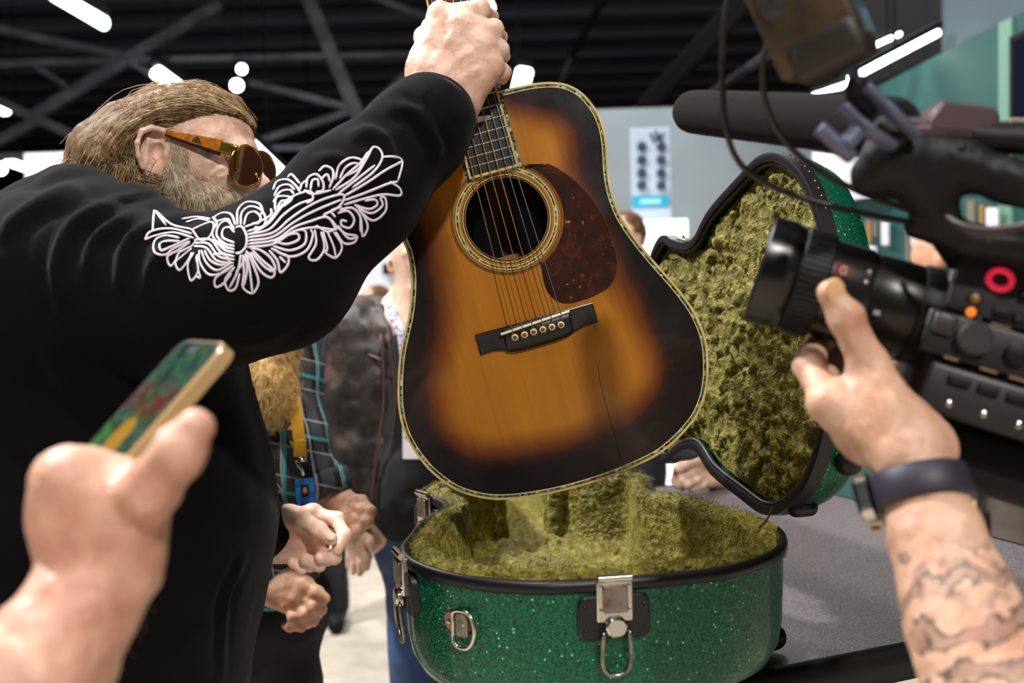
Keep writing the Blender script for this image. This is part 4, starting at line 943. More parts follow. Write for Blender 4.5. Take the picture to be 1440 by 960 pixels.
head += [ell(ep(0.002, -0.027, 0.001), (0.010, 0.011, 0.0055), eax, 0.006)] + chain([ep(0.004, 0.020, 0.003), ep(-0.008, 0.014, 0.004), ep(-0.010, -0.002, 0.004), ep(-0.004, -0.014, 0.004)], [0.003] * 4, 0.004)
head += [sub(ell(ep(0.004, -0.001, 0.007), (0.0095, 0.013, 0.012), eax, 0.003)), sub(ell(ep(-0.001, 0.017, 0.007), (0.009, 0.006, 0.007), eax, 0.003)), sub(ell(ep(-0.013, 0.004, 0.008), (0.004, 0.014, 0.006), eax, 0.002)), ell(ep(0.015, -0.002, 0.003), (0.0045, 0.006, 0.004), eax, 0.003)]
Vh, Fh = blob(head, 0.0024, lambda p: fbm(p, 110, 3, 4) * 0.0006 + fold_warp([([(318, 235), (305, 240), (296, 252)], 3, 0.0012), ([(320, 243), (308, 250), (302, 262)], 3, 0.0011), ([(335, 165), (345, 185)], 4, 0.0006)])(p))
# the raised right hand on the neck
w1 = [J(603, 102, 1.185), J(646, 140, 1.195)]
fing = [[J(619, 20, 1.188), J(676, 12, 1.188), J(690, 24, 1.238), J(676, 32, 1.288)], [J(650, 35, 1.178), J(695, 41, 1.190), J(701, 52, 1.240), J(684, 58, 1.290)],
        [J(676, 62, 1.180), J(703, 70, 1.196), J(705, 79, 1.242), J(688, 84, 1.290)], [J(690, 94, 1.186), J(707, 102, 1.204), J(706, 108, 1.244), J(692, 112, 1.284)]]
hprm = hand_prims(w1, 0.027, fing, [J(606, 92, 1.2), J(598, 52, 1.238), J(606, 40, 1.285), J(640, 32, 1.296)], 1.06, 0.0135)
hprm += [ell(J(640, 82, 1.19), (0.046, 0.043, 0.021), CAX, 0.02), cap(J(624, 121, 1.19), J(560, 205, 1.15), 0.030, 0.036, 0.02)]
Vr, Fr = blob(hprm, 0.0022, lambda p: skin_warp(0.0006)(p) + fold_warp([([(606, 96), (628, 60), (648, 38)], 5, 0.0012), ([(622, 104), (652, 76), (674, 64)], 5, 0.0011), ([(640, 118), (672, 98), (688, 94)], 5, 0.001), ([(612, 70), (618, 40)], 4, 0.0008)])(p))
# the left hand, palm up, by the plaid shirt
w2 = [J(388, 742, 1.49), J(392, 768, 1.49)]
fing2 = [[J(440, 722, 1.50), J(474, 730, 1.485), J(484, 752, 1.46), J(474, 772, 1.445)], [J(444, 745, 1.505), J(476, 760, 1.485), J(470, 783, 1.455), J(450, 784, 1.435)],
         [J(436, 765, 1.50), J(460, 784, 1.48), J(448, 793, 1.45), J(428, 786, 1.437)], [J(424, 780, 1.495), J(436, 794, 1.475), J(424, 797, 1.452), J(410, 790, 1.445)]]
Vl, Fl = blob(hand_prims(w2, 0.024, fing2, [J(408, 726, 1.475), J(426, 730, 1.455), J(448, 745, 1.44), J(466, 757, 1.432)], 1.08, 0.014) + [ell(J(418, 755, 1.487), (0.036, 0.030, 0.020), CAX, 0.015), cap(J(390, 755, 1.49), J(340, 735, 1.47), 0.027, 0.034, 0.02)], 0.0026, skin_warp(0.0006, 110, 8))
# the trunk under the cloth joins head and arms
Vt, Ft = blob([cap(hp(196, 345), P(120, 470, 1.32), 0.066, 0.14, 0.05), cap(P(120, 470, 1.32), P(110, 900, 1.3), 0.16, 0.17, 0.05), cap(P(110, 900, 1.3), P(110, 1500, 1.35), 0.15, 0.14, 0.05),
               cap(P(110, 420, 1.18), P(395, 380, 1.09), 0.055, 0.05, 0.05), cap(P(395, 380, 1.09), P(560, 205, 1.15), 0.045, 0.036, 0.03), cap(P(180, 560, 1.45), P(240, 690, 1.46), 0.06, 0.045, 0.05), cap(P(240, 690, 1.46), P(345, 737, 1.47), 0.04, 0.032, 0.03)], 0.012)
man = obj('person', vjoin((Vh, Fh), (Vr, Fr), (Vl, Fl), (Vt, Ft)), m_skin, smooth=True, label='bearded long-haired man in black hoodie lifting the guitar by its neck', cat='person')
for f_, nr in ((fing2[0], -FWD + UPV), (fing2[1], -FWD)): pass
tn = [J(448, 745, 1.44), J(466, 757, 1.432)]; nail(tn[1] + (-FWD) * 0.0075 + UPV * 0.003, tn[0], -FWD * 0.8 + UPV * 0.6, 0.0058, 0.008, man)
# hoodie
hood = [cap(P(95, 408, 1.17), P(250, 414, 1.125), 0.116, 0.082, 0.04), cap(P(250, 414, 1.125), P(395, 378, 1.09), 0.082, 0.078, 0.03), cap(P(395, 378, 1.09), P(500, 276, 1.115), 0.078, 0.066, 0.03), cap(P(300, 455, 1.13), P(380, 425, 1.11), 0.055, 0.05, 0.03),
        cap(P(500, 275, 1.115), P(590, 186, 1.165), 0.067, 0.056, 0.03), cap(P(590, 186, 1.165), P(606, 168, 1.175), 0.056, 0.052, 0.02),
        cap(P(125, 490, 1.33), P(112, 720, 1.31), 0.195, 0.236, 0.08), cap(P(112, 720, 1.31), P(95, 1100, 1.33), 0.236, 0.225, 0.08), ell(P(30, 445, 1.27), (0.19, 0.138, 0.17), CAX, 0.07),
        cap(P(250, 430, 1.20), P(180, 560, 1.28), 0.075, 0.12, 0.06),
        cap(P(60, 300, 1.30), P(112, 287, 1.25), 0.042, 0.046, 0.03), cap(P(112, 287, 1.25), P(190, 312, 1.19), 0.044, 0.040, 0.02), cap(P(190, 312, 1.19), P(270, 352, 1.16), 0.040, 0.036, 0.02), cap(P(270, 352, 1.16), P(350, 372, 1.13), 0.036, 0.040, 0.02),
        cap(P(20, 330, 1.3), P(90, 270, 1.28), 0.05, 0.028, 0.03), cap(P(90, 262, 1.28), P(84, 252, 1.28), 0.018, 0.010, 0.02), cap(P(210, 330, 1.42), P(300, 345, 1.42), 0.05, 0.045, 0.03),
        cap(P(180, 560, 1.44), P(245, 690, 1.455), 0.085, 0.066, 0.05), cap(P(245, 690, 1.455), P(366, 742, 1.48), 0.062, 0.046, 0.04), cap(P(366, 742, 1.48), P(380, 748, 1.485), 0.046, 0.036, 0.01),
        cap(P(330, 520, 1.33), P(352, 700, 1.36), 0.012, 0.014, 0.03)]
folds = [([(219, 274), (153, 290), (100, 318), (79, 377), (92, 452)], 9, 0.011), ([(245, 288), (175, 307), (131, 342), (122, 386)], 8, 0.010), ([(271, 302), (206, 318), (175, 351), (166, 412)], 8, 0.009),
         ([(166, 264), (87, 272), (26, 307), (0, 342)], 10, 0.010), ([(310, 318), (250, 335), (215, 370), (200, 430)], 8, 0.006), ([(540, 150), (584, 158), (612, 200), (612, 225)], 8, 0.007), ([(488, 196), (520, 184), (545, 204), (552, 245)], 8, 0.007),
         ([(440, 225), (475, 222), (500, 245)], 7, 0.004), ([(330, 480), (380, 470), (430, 440)], 10, 0.005), ([(60, 480), (110, 560), (220, 600)], 12, 0.006), ([(345, 780), (316, 850), (312, 960)], 5, 0.006), ([(20, 560), (80, 700), (90, 900)], 14, 0.006), ([(590, 110), (600, 150), (640, 200)], 7, 0.003)]
Vo, Fo = blob(hood, 0.006, lambda p: fold_warp(folds)(p) + fbm(p, 16, 2, 12) * 0.003)
hoodie = obj('hoodie', (Vo, Fo), m_hood, man, smooth=True, label='black hooded sweatshirt with white scrollwork on the sleeve')
m_rib = mat('black_rib_knit', rgb(14, 13, 14), 0.9, sheen=0.1, bump=(700, 0.6, 0.0015), spec=0.2)
ca, cb = P(598, 177, 1.170), P(622, 139, 1.186); X = unit(cb - ca); cpts = [ca + (cb - ca) * t for t in np.linspace(0, 1, 9)]
obj('cuff', tube(cpts, [0.0535, 0.0525, 0.051, 0.0505, 0.050, 0.0495, 0.0485, 0.047, 0.043], 48), m_rib, hoodie, smooth=True)
ca, cb = P(362, 741, 1.478), P(388, 751, 1.488); obj('cuff', tube([ca + (cb - ca) * t for t in np.linspace(0, 1, 5)], [0.044, 0.043, 0.041, 0.040, 0.036], 32), m_rib, hoodie, smooth=True)
obj('jeans', blob([cap(P(70, 1150, 1.33), (P(70, 1150, 1.33) * [1, 1, 0]) + [0.02, 0, 0.06], 0.12, 0.07, 0.04), cap(P(180, 1150, 1.40), (P(180, 1150, 1.40) * [1, 1, 0]) + [0, 0, 0.06], 0.12, 0.07, 0.04), cap(P(80, 1060, 1.33), P(170, 1060, 1.38), 0.16, 0.15, 0.06)], 0.014), mat('black_jeans', rgb(18, 18, 22), 0.85), man, smooth=True)
for q in (P(70, 1150, 1.33), P(180, 1150, 1.40)): obj('shoe', blob([cap((q[0] - 0.02, q[1], 0.05), (q[0] + 0.16, q[1] + 0.03, 0.042), 0.05, 0.04, 0.03)], 0.008), m_black, man, smooth=True)
# embroidery: raised white thread laid on the sleeve
S_ = [[(1000,300),(1090,240),(1150,150),(1180,95),(1215,105),(1225,150),(1180,215),(1080,290)],[(1225,140),(1290,140),(1322,165),(1300,255)],[(1040,330),(1150,265),(1240,205),(1322,160)],[(1040,350),(1150,310),(1250,270),(1300,258)],
[(1040,370),(1140,340),(1230,320),(1310,325),(1308,290),(1260,258)],[(985,300),(1060,220),(1120,170),(1160,115)],[(1010,320),(1120,235),(1190,180)],[(1000,250),(1020,180),(1075,145),(1130,160),(1110,200),(1040,235)],[(1020,245),(1050,190),(1090,170),(1120,180)],
[(920,210),(950,185),(985,200),(990,240),(970,290)],[(930,250),(960,225),(975,260)],[(860,290),(870,240),(910,225),(940,260),(940,300),(905,310)],[(880,300),(890,255),(915,250),(920,285)],[(830,300),(840,270),(870,250)],[(700,300),(720,260),(770,250),(810,280),(830,310)],
[(705,330),(730,285),(775,275),(805,300)],[(700,360),(735,310),(780,300),(800,320)],[(770,240),(790,225),(830,270)],[(710,400),(715,340),(760,330),(790,345),(750,380)],[(720,390),(740,355),(770,350)],[(575,500),(660,470),(720,400),(780,340),(850,310),(885,310),(890,345),(860,365)],
[(575,515),(680,490),(750,420),(820,370),(890,345)],[(575,530),(700,505),(780,440),(860,385),(940,345),(1030,320),(1040,345),(1010,385),(940,420)],[(578,545),(700,525),(800,455),(900,400),(1030,345)],[(578,560),(710,540),(800,480),(880,450),(960,430),(1000,485)],
[(575,575),(700,560),(800,500),(900,480),(1000,490),(985,450),(940,420)],[(560,480),(640,450),(690,420),(690,390)],[(520,480),(550,478),(572,520),(570,570),(545,600),(520,605)],[(530,470),(530,400),(570,360),(630,365),(650,400),(640,420)],
[(545,470),(550,410),(590,380),(640,395),(665,440),(650,480),(610,480)],[(560,470),(575,420),(610,405),(640,430),(630,460),(600,460)],[(520,470),(500,420),(460,410),(420,430),(430,450),(480,440),(500,470)],[(515,490),(480,450),(440,470),(430,520),(470,560),(515,570)],
[(515,505),(490,480),(460,490),(460,530),(515,555)],[(410,430),(430,460),(410,500),(420,540),(470,590),(515,600)],[(310,490),(400,455),(415,480),(390,530),(350,540),(310,490)],[(320,540),(400,540),(450,600),(515,620)],[(320,555),(390,560),(440,620),(515,635)],[(320,570),(380,580),(430,640),(510,650)],
[(120,500),(125,420),(135,402),(210,465),(310,490)],[(135,405),(185,470)],[(80,540),(110,500),(200,485),(310,510)],[(80,540),(130,520),(220,505),(320,530)],[(260,440),(330,430),(400,440)],[(280,455),(340,440),(395,450)],[(250,530),(180,520),(130,545),(130,600),(180,610),(220,580),(300,545)],
[(250,545),(190,545),(155,560),(160,590),(200,575),(300,530)],[(300,550),(240,590),(190,620),(205,665),(230,640),(250,600),(310,570)],[(310,580),(260,620),(230,650),(250,685),(290,640),(310,600)],[(320,600),(290,660),(305,735),(340,690),(330,620)],[(335,610),(340,680),(350,720),(330,715)],
[(345,590),(350,650),(390,705),(450,700),(500,670)],[(355,590),(380,650),(430,685),(500,650)],[(370,590),(400,640),(450,660),(490,640),(460,610),(410,610)],[(510,660),(450,700),(420,730),(425,765),(460,750),(500,700)],[(515,670),(470,730),(485,780),(520,770),(540,700)],
[(545,610),(530,690),(490,770)],[(555,610),(560,700),(555,765),(600,795),(630,740),(600,650),(580,600)],[(575,610),(590,700),(600,790)],[(585,600),(640,690),(690,720),(705,690),(650,640),(600,590)],[(565,610),(575,680),(560,760)],[(595,600),(660,670),(700,690)],[(590,580),(640,590),(690,630),(710,680),(680,690)],
[(690,540),(760,560),(820,540),(815,510),(760,520),(700,550)],[(700,570),(780,590),(850,560),(855,500),(820,490)],[(690,580),(780,620),(860,590),(890,520),(880,490)],[(680,590),(720,640),(735,695),(770,660),(770,620),(720,600)],[(730,620),(760,650)],[(900,490),(905,560),(870,625),(910,635),(945,580),(930,500)],
[(940,500),(960,580),(950,600),(1000,625),(1030,570),(990,500)],[(960,500),(990,570),(1000,620)],[(1000,500),(1040,555),(1090,550),(1100,520),(1050,510),(1010,480)],[(1010,470),(1060,530),(1110,525)],[(1010,410),(1060,400),(1090,440),(1070,480),(1030,470),(1030,445),(1055,450)],
[(1020,395),(1080,385),(1120,430),(1130,520),(1155,480),(1140,430),(1110,390)],[(1090,370),(1160,390),(1200,370),(1190,345),(1140,350)],[(1100,380),(1170,410),(1225,375),(1215,335)],[(1110,395),(1180,445),(1240,400),(1240,340),(1215,330)],[(1120,430),(1120,500)],[(1000,430),(980,400),(1030,380)],
[(575,590),(560,640),(520,700)],[(600,510),(680,460),(740,385),(800,330)],[(330,545),(300,575),(240,600)],[(430,545),(470,575),(515,585)],[(850,300),(890,320),(980,300)],[(905,470),(960,500),(1010,480)]]
bv = BVHTree.FromPolygons(Vo.tolist(), Fo.tolist())
m_thread = mat('white_thread', rgb(222, 214, 226), 0.75, bump=(1200, 0.5, 0.0008))
th = []
for s in S_:
    pts = []; nn_ = []
    for x, y in catmull(s, 7):
        d_ = unit(P(180 + x / 3.4286, 180 + y / 3.4286, 1.0) - CAMP); h_ = bv.ray_cast(Vector(CAMP), Vector(d_))
        if h_[0] is None: continue
        pts.append(np.array(h_[0]) + np.array(h_[1]) * 0.0006); nn_.append(np.array(h_[1]))
    if len(pts) < 4: continue
    w_ = 0.00125 * np.ones(len(pts)); w_[0] *= 0.5; w_[-1] *= 0.5
    th.append(tube(pts, w_, 6, False, 0.55, np.array(nn_)))
obj('sleeve_embroidery', join(*th), m_thread, hoodie, smooth=True, label='white scrolling leaf embroidery on the sleeve')
# hair and beard
def hairmat(n, a, b, c):
    return mat(n, a, 0.5, fn=lambda t, co: (t.set('Base Color', t.ramp(t.noise(co, 90, 3, 0.7), [(0.3, b), (0.5, a), (0.7, c)])), t.set('Specular IOR Level', 0.15), t.set('Roughness', 0.65)))
m_hair = hairmat('blond_grey_hair', rgb(146, 118, 84), rgb(94, 70, 46), rgb(196, 170, 132))
m_beard = hairmat('grey_blond_beard', rgb(206, 186, 160), rgb(160, 134, 106), rgb(236, 226, 208))
gA2 = [(350, 176, 1.375), (318, 146, 1.385), (270, 131, 1.39), (215, 143, 1.39), (160, 174, 1.385), (122, 207, 1.37), (100, 243, 1.36)]
gA = [(354, 178, 1.34), (326, 146, 1.33), (272, 129, 1.325), (215, 139, 1.325), (165, 168, 1.325), (130, 202, 1.325), (108, 240, 1.325)]
gB = [(338, 160, 1.30), (300, 143, 1.287), (252, 139, 1.277), (206, 153, 1.272), (168, 184, 1.28), (143, 214, 1.285), (128, 252, 1.285)]
gC = [(308, 154, 1.278), (274, 148, 1.264), (238, 152, 1.256), (203, 169, 1.252), (175, 197, 1.262), (163, 226, 1.265), (152, 266, 1.27)]
gD = [(262, 161, 1.258), (235, 160, 1.252), (208, 168, 1.25), (184, 186, 1.255), (170, 213, 1.262), (172, 243, 1.265), (180, 287, 1.268)]
gE = [(238, 170, 1.254), (214, 168, 1.252), (194, 178, 1.254), (183, 207, 1.262), (190, 240, 1.268), (205, 266, 1.268), (222, 292, 1.268)]
GS_ = [gA2, gA, gB, gC, gD, gE]
core = []
for g, rr in zip(GS_, (0.013, 0.013, 0.013, 0.011, 0.009, 0.008)):
    p = [P(*q) + FWD * (0.03 if g in (gD, gE) else 0.010) for q in g]; core += chain(p, [0.005, 0.010, rr, rr + 0.003, rr + 0.009, rr + 0.013, rr + 0.006], 0.02)
core += [ell(P(165, 225, 1.335), (0.05, 0.05, 0.05), None, 0.03), ell(P(205, 268, 1.335), (0.03, 0.04, 0.04), None, 0.03)]
hair = obj('hair', blob(core, 0.003, lambda p: fbm(p * np.array([1, 1, 1]), 90, 2, 7) * 0.0008), hairmat('hair_undercoat', rgb(104, 80, 54), rgb(70, 50, 32), rgb(132, 106, 76)), man, smooth=True, label='slicked back blond grey hair with long curls')
o = obj('hair_strands', guide_hair([[(q[0], q[1], q[2] - 0.010) for q in g] for g in GS_] , 3800, 0.0055, 0.00046, 55, 0.0065, 12, 0.0009), m_hair, hair, smooth=True); o['kind'] = 'stuff'
o = obj('hair_strands', guide_hair(GS_, 4200, 0.0075, 0.00046, 5, 0.0065, 12, 0.0009), m_hair, hair, smooth=True); o['kind'] = 'stuff'
o = obj('loose_curls', guide_hair([[(q[0] - 2, q[1] - 2, q[2]) for q in g] for g in GS_], 1300, 0.0085, 0.0004, 15, 0.012, 18, 0.0012), m_hair, hair, smooth=True); o['kind'] = 'stuff'
bcore = [ell(hp(296, 276, -0.012), (0.052, 0.036, 0.050), tilt, 0.02), ell(hp(258, 256, -0.044), (0.024, 0.026, 0.018), tilt, 0.02), ell(hp(336, 291, -0.006), (0.030, 0.024, 0.036), tilt, 0.02), cap(hp(331, 273, -0.030), hp(349, 270, -0.016), 0.008, 0.008, 0.01), cap(hp(243, 232, -0.062), hp(252, 255, -0.052), 0.008, 0.014, 0.02), cap(hp(300, 295), hp(330, 350, 0.01), 0.045, 0.035, 0.03)]
Vb, Fb = blob(bcore, 0.003, lambda p: fbm(p, 120, 2, 9) * 0.002)
beard = obj('beard', (Vb, Fb), m_beard, man, smooth=True, label='short grizzled beard')
r_, n_ = surf_roots(Vb, Fb, lambda v, n: (n @ FWD) < 0.3, 5200, 3)
o = obj('beard_hair', strands(r_, n_ * 0.7 + 0.5 * RGT - 0.7 * UPV, 0.020, 0.22, 0.0003, 4, gw=0.15, seed=3), m_beard, beard); o['kind'] = 'stuff'
r_, n_ = surf_roots(Vh, Fh, lambda v, n: ((n @ FWD) < 0) & (np.hypot(project(v)[:, 0] - 240, project(v)[:, 1] - 222) < 24) & (project(v)[:, 0] > 238), 400, 6)
o = obj('sideburn_hair', strands(r_, n_ * 0.3 + 0.3 * RGT - 0.9 * UPV, 0.012, 0.2, 0.00025, 3, gw=0.1, seed=9), m_beard, beard); o['kind'] = 'stuff'
o = obj('eyebrow', strands(np.array([hp(330 + 16 * t, 208 + 5 * t, -0.052 + 0.03 * t) for t in RNG.uniform(0, 1, 120)]), np.tile(RGT * 0.8 + UPV * 0.2 - FWD * 0.4, (120, 1)), 0.009, 0.2, 0.0003, 3, gw=0.05, seed=2), m_beard, man); o['kind'] = 'stuff'
# sunglasses
sg = thing('sunglasses', hp(345, 262, -0.05), 'amber and gold aviator sunglasses worn by the bearded man', 'sunglasses')
m_gold = mat('polished_gold', rgb(222, 176, 84), 0.16, 1.0)
def amber(t, co):
    t.set('Base Color', t.ramp(t.noise(co, 70, 3), [(0.35, rgb(120, 62, 12)), (0.6, rgb(186, 110, 26))]))
m_amber = mat('amber_acetate', rgb(160, 90, 20), 0.22, fn=amber, coat=0.5)
ta, tb_ = hp(233, 186, -0.079), hp(312, 206, -0.072); Xt = unit(tb_ - ta); Zt = unit(-FWD - Xt * (-FWD @ Xt)); Yt = np.cross(Zt, Xt); L = np.linalg.norm(tb_ - ta)
obj('temple', MB(ta, Xt, Yt, Zt).prism([(0, -0.003), (L, -0.0085), (L, 0.0085), (L * 0.5, 0.0065), (0, 0.003)], -0.003, 0.002, 0.001).vf(), m_amber, sg)
obj('temple_core', MB(ta, Xt, Yt, Zt).prism([(0, -0.0045), (L, -0.0115), (L, -0.0085), (0, -0.003)], -0.003, 0.0015, 0.0005).vf(), m_black, sg)
obj('temple', MB(hp(240, 192, 0.072), Xt, Yt, Zt).prism([(0, -0.003), (L, -0.008), (L, 0.008), (0, 0.003)], -0.002, 0.002, 0.001).vf(), m_amber, sg)
obj('temple_badge', MB(ta + Xt * L * 0.56 + Zt * 0.002, Xt, Yt, Zt).prism([(-0.006, -0.003), (0.006, -0.003), (0.004, 0.002), (0, 0.005), (-0.004, 0.002)], 0, 0.0012, 0.0004).vf(), m_gold, sg)
obj('hinge_block', MB(hp(321, 209, -0.072), Xt, Yt, Zt).box((0, 0, 0), (0.020, 0.015, 0.007), 0.002).vf(), m_gold, sg)
lens_n = unit(-FWD * 0.62 + RGT * 0.78 - UPV * 0.14)
def lens(c, name, gold=True):
    Zl = lens_n; Yl = unit(UPV - 0.22 * RGT * 0 - Zl * (UPV @ Zl)); Xl = np.cross(Yl, Zl)
    sh = [(0.0245 * math.cos(a) * (1.0 - 0.12 * math.sin(a)), 0.0235 * math.sin(a) - (0.004 if math.sin(a) < 0 else 0) * abs(math.sin(a))) for a in np.linspace(0, 2 * PI, 40, endpoint=False)]
    obj(name, MB(c, Xl, Yl, Zl).prism(sh, -0.001, 0.0012, 0.0008).vf(), mat('brown_gradient_glass', rgb(62, 36, 26), 0.06, coat=0.6, spec=0.7), sg)
    rim = [c + Xl * x + Yl * y for x, y in sh]; obj('rim', tube(rim, 0.0017, 8, True), m_gold if gold else m_black, sg, smooth=True)
    return Xl, Yl, Zl
Xl, Yl, Zl = lens(hp(346, 231, -0.058), 'lens'); lens(hp(366, 238, 0.002), 'lens')
obj('end_piece', tube(catmull([hp(322, 208, -0.074), hp(330, 206, -0.076), hp(336, 211, -0.074), hp(334, 226, -0.072), hp(333, 240, -0.07)], 4), 0.0024, 8), m_gold, sg, smooth=True)
obj('bridge', tube(catmull([hp(357, 222, -0.05), hp(363, 222, -0.028), hp(368, 228, -0.005)], 5), 0.0018, 8), m_gold, sg, smooth=True)
obj('nose_pad', tube([hp(361, 246, -0.05), hp(358, 250, -0.035)], 0.003, 8), m_gold, sg, smooth=True)
# ================================================================== the man in the plaid shirt, behind the raised arm
def plaid(t, co):
    sp = t.new('ShaderNodeSeparateXYZ'); t.link(co, sp.inputs[0]); x = t.math('ADD', sp.outputs[0], t.math('MULTIPLY', sp.outputs[1], 0.7)); z = t.math('ADD', sp.outputs[2], t.math('MULTIPLY', x, 0.25))
    def stripe(c, per, ph, w_): return t.math('LESS_THAN', t.math('ABSOLUTE', t.math('SUBTRACT', t.math('FRACT', t.math('ADD', t.math('DIVIDE', c, per), ph)), 0.5)), w_)
    col = t.mix(t.math('MULTIPLY', stripe(x, 0.05, 0.2, 0.25), 0.5), rgb(24, 24, 28), rgb(84, 84, 92)); col = t.mix(t.math('MULTIPLY', stripe(z, 0.055, 0.3, 0.25), 0.45), col, rgb(70, 70, 80))
    col = t.mix(stripe(x, 0.10, 0.0, 0.03), col, rgb(60, 170, 180)); col = t.mix(stripe(z, 0.11, 0.55, 0.026), col, rgb(60, 160, 172)); col = t.mix(t.math('MULTIPLY', stripe(x, 0.05, 0.62, 0.035), 0.7), col, rgb(190, 186, 190)); col = t.mix(t.math('MULTIPLY', stripe(z, 0.055, 0.05, 0.03), 0.6), col, rgb(180, 176, 182)); t.set('Base Color', col)
m_plaid = mat('black_teal_plaid', (0.05, 0.05, 0.05), 0.85, fn=plaid)
D2 = 1.80
fA = [[J(486, 700, 1.76), J(508, 704, 1.745), J(521, 718, 1.73), J(520, 734, 1.725)], [J(490, 707, 1.75), J(508, 718, 1.732), J(514, 734, 1.72), J(506, 746, 1.717)], [J(488, 716, 1.745), J(502, 730, 1.727), J(503, 746, 1.716), J(494, 754, 1.713)], [J(482, 722, 1.745), J(491, 738, 1.727), J(490, 752, 1.716), J(483, 757, 1.715)]]
hA = blob(hand_prims([J(470, 690, 1.78), J(466, 706, 1.77)], 0.023, fA, [J(478, 712, 1.755), J(486, 724, 1.735), J(482, 740, 1.717), J(476, 752, 1.712)], 1.05, 0.0135) + [cap(J(468, 698, 1.775), J(436, 650, 1.80), 0.025, 0.029, 0.02)], 0.003, skin_warp(0.0005))
fB = [[J(430, 822, 1.72), J(449, 838, 1.70), J(452, 856, 1.70), J(446, 866, 1.71)], [J(424, 833, 1.71), J(441, 854, 1.69), J(440, 872, 1.695), J(432, 878, 1.71)], [J(415, 843, 1.705), J(428, 864, 1.69), J(424, 880, 1.695), J(416, 882, 1.71)], [J(404, 850, 1.705), J(412, 868, 1.69), J(408, 881, 1.70), J(401, 879, 1.71)]]
hB = blob(hand_prims([J(385, 812, 1.74), J(376, 828, 1.735)], 0.024, fB, [J(408, 815, 1.725), J(428, 822, 1.71), J(444, 834, 1.70), J(458, 841, 1.695)], 1.05, 0.0135) + [cap(J(380, 820, 1.74), J(345, 790, 1.80), 0.027, 0.034, 0.02), ell(J(400, 832, 1.72), (0.034, 0.03, 0.022), CAX, 0.015)], 0.003, skin_warp(0.0005, 110, 4))
hd = blob([ell(P(392, 392, 1.84), (0.074, 0.10, 0.09), None, 0.03), ell(P(396, 425, 1.80), (0.05, 0.06, 0.06), None, 0.03), cap(P(390, 440, 1.85), P(386, 500, 1.86), 0.055, 0.06, 0.03), ell(P(404, 408, 1.745), (0.012, 0.018, 0.014), None, 0.01),
           cap(P(382, 500, 1.86), P(374, 560, 1.86), 0.05, 0.07, 0.03), cap(P(374, 560, 1.86), P(374, 790, 1.86), 0.07, 0.07, 0.03)], 0.006)
p2 = obj('person', vjoin(hd, hA, hB), m_skin_tan, smooth=True, label='man in black and teal plaid shirt with a lanyard', cat='person')
sh = [cap(P(376, 520, 1.86), P(372, 740, 1.85), 0.105, 0.10, 0.04), cap(P(345, 510, 1.84), P(404, 515, 1.86), 0.065, 0.055, 0.03), cap(P(406, 524, 1.85), P(426, 625, 1.80), 0.050, 0.044, 0.02), cap(P(426, 625, 1.80), P(462, 686, 1.775), 0.044, 0.037, 0.02),
      cap(P(340, 560, 1.80), P(335, 720, 1.78), 0.06, 0.055, 0.04), cap(P(335, 720, 1.78), P(376, 808, 1.745), 0.050, 0.040, 0.03), cap(P(372, 740, 1.85), P(376, 800, 1.85), 0.10, 0.095, 0.04)]
shirt = obj('shirt', blob(sh, 0.007, lambda p: fbm(p, 22, 3, 6) * 0.006), m_plaid, p2, smooth=True)
for a, b, r in ((P(458, 668, 1.783), P(469, 696, 1.772), 0.041), (P(366, 788, 1.752), P(381, 814, 1.742), 0.042)):
    obj('shirt_cuff', tube([a + (b - a) * t for t in np.linspace(0, 1, 4)], [r, r, r * 0.98, r * 0.9], 24), m_plaid, shirt, smooth=True)
def legs(par, hipL, hipR, m, r=0.085, name='trousers', shoe=m_black):
    pr_ = []
    for h_ in (hipL, hipR): pr_ += [cap(h_, (h_[0], h_[1], 0.5), r, r * 0.75, 0.03), cap((h_[0], h_[1], 0.5), (h_[0], h_[1], 0.08), r * 0.75, r * 0.6, 0.03)]
    obj(name, blob(pr_ + [cap(hipL, hipR, r * 1.2, r * 1.2, 0.05)], 0.011, lambda p: fbm(p, 14, 3, 5) * 0.006), m, par, smooth=True)
    for h_ in (hipL, hipR): obj('shoe', blob([cap((h_[0], h_[1] + 0.04, 0.045), (h_[0] + 0.02, h_[1] - 0.14, 0.04), 0.045, 0.038, 0.03)], 0.009), shoe, par, smooth=True)
legs(p2, P(350, 850, 1.86), P(396, 850, 1.88), mat('dark_trousers', rgb(20, 20, 28), 0.85), 0.074)
# his long blond beard
m_blond = hairmat('frizzy_blond_beard', rgb(196, 160, 100), rgb(150, 112, 58), rgb(228, 200, 148))
Vb, Fb = blob([cap(P(378, 440, 1.74), P(376, 540, 1.70), 0.040, 0.036, 0.02), cap(P(376, 540, 1.70), P(382, 566, 1.70), 0.036, 0.022, 0.02), cap(P(396, 470, 1.73), P(392, 552, 1.70), 0.024, 0.018, 0.02)], 0.004, lambda p: fbm(p * [1, 1, 0.4], 70, 3, 5) * 0.005)
bd2 = obj('beard', (Vb, Fb), m_blond, p2, smooth=True, label='long frizzy blond beard')
r_, n_ = surf_roots(Vb, Fb, lambda v, n: (n @ FWD) < 0.4, 3600, 13)
o = obj('beard_hair', strands(r_, n_ * 0.55 - UPV, 0.034, 0.35, 0.00042, 6, gw=0.25, seed=23), m_blond, bd2); o['kind'] = 'stuff'
obj('cap', blob([ell(P(392, 372, 1.85), (0.078, 0.07, 0.094), None, 0.02)], 0.007), m_black, p2, smooth=True)
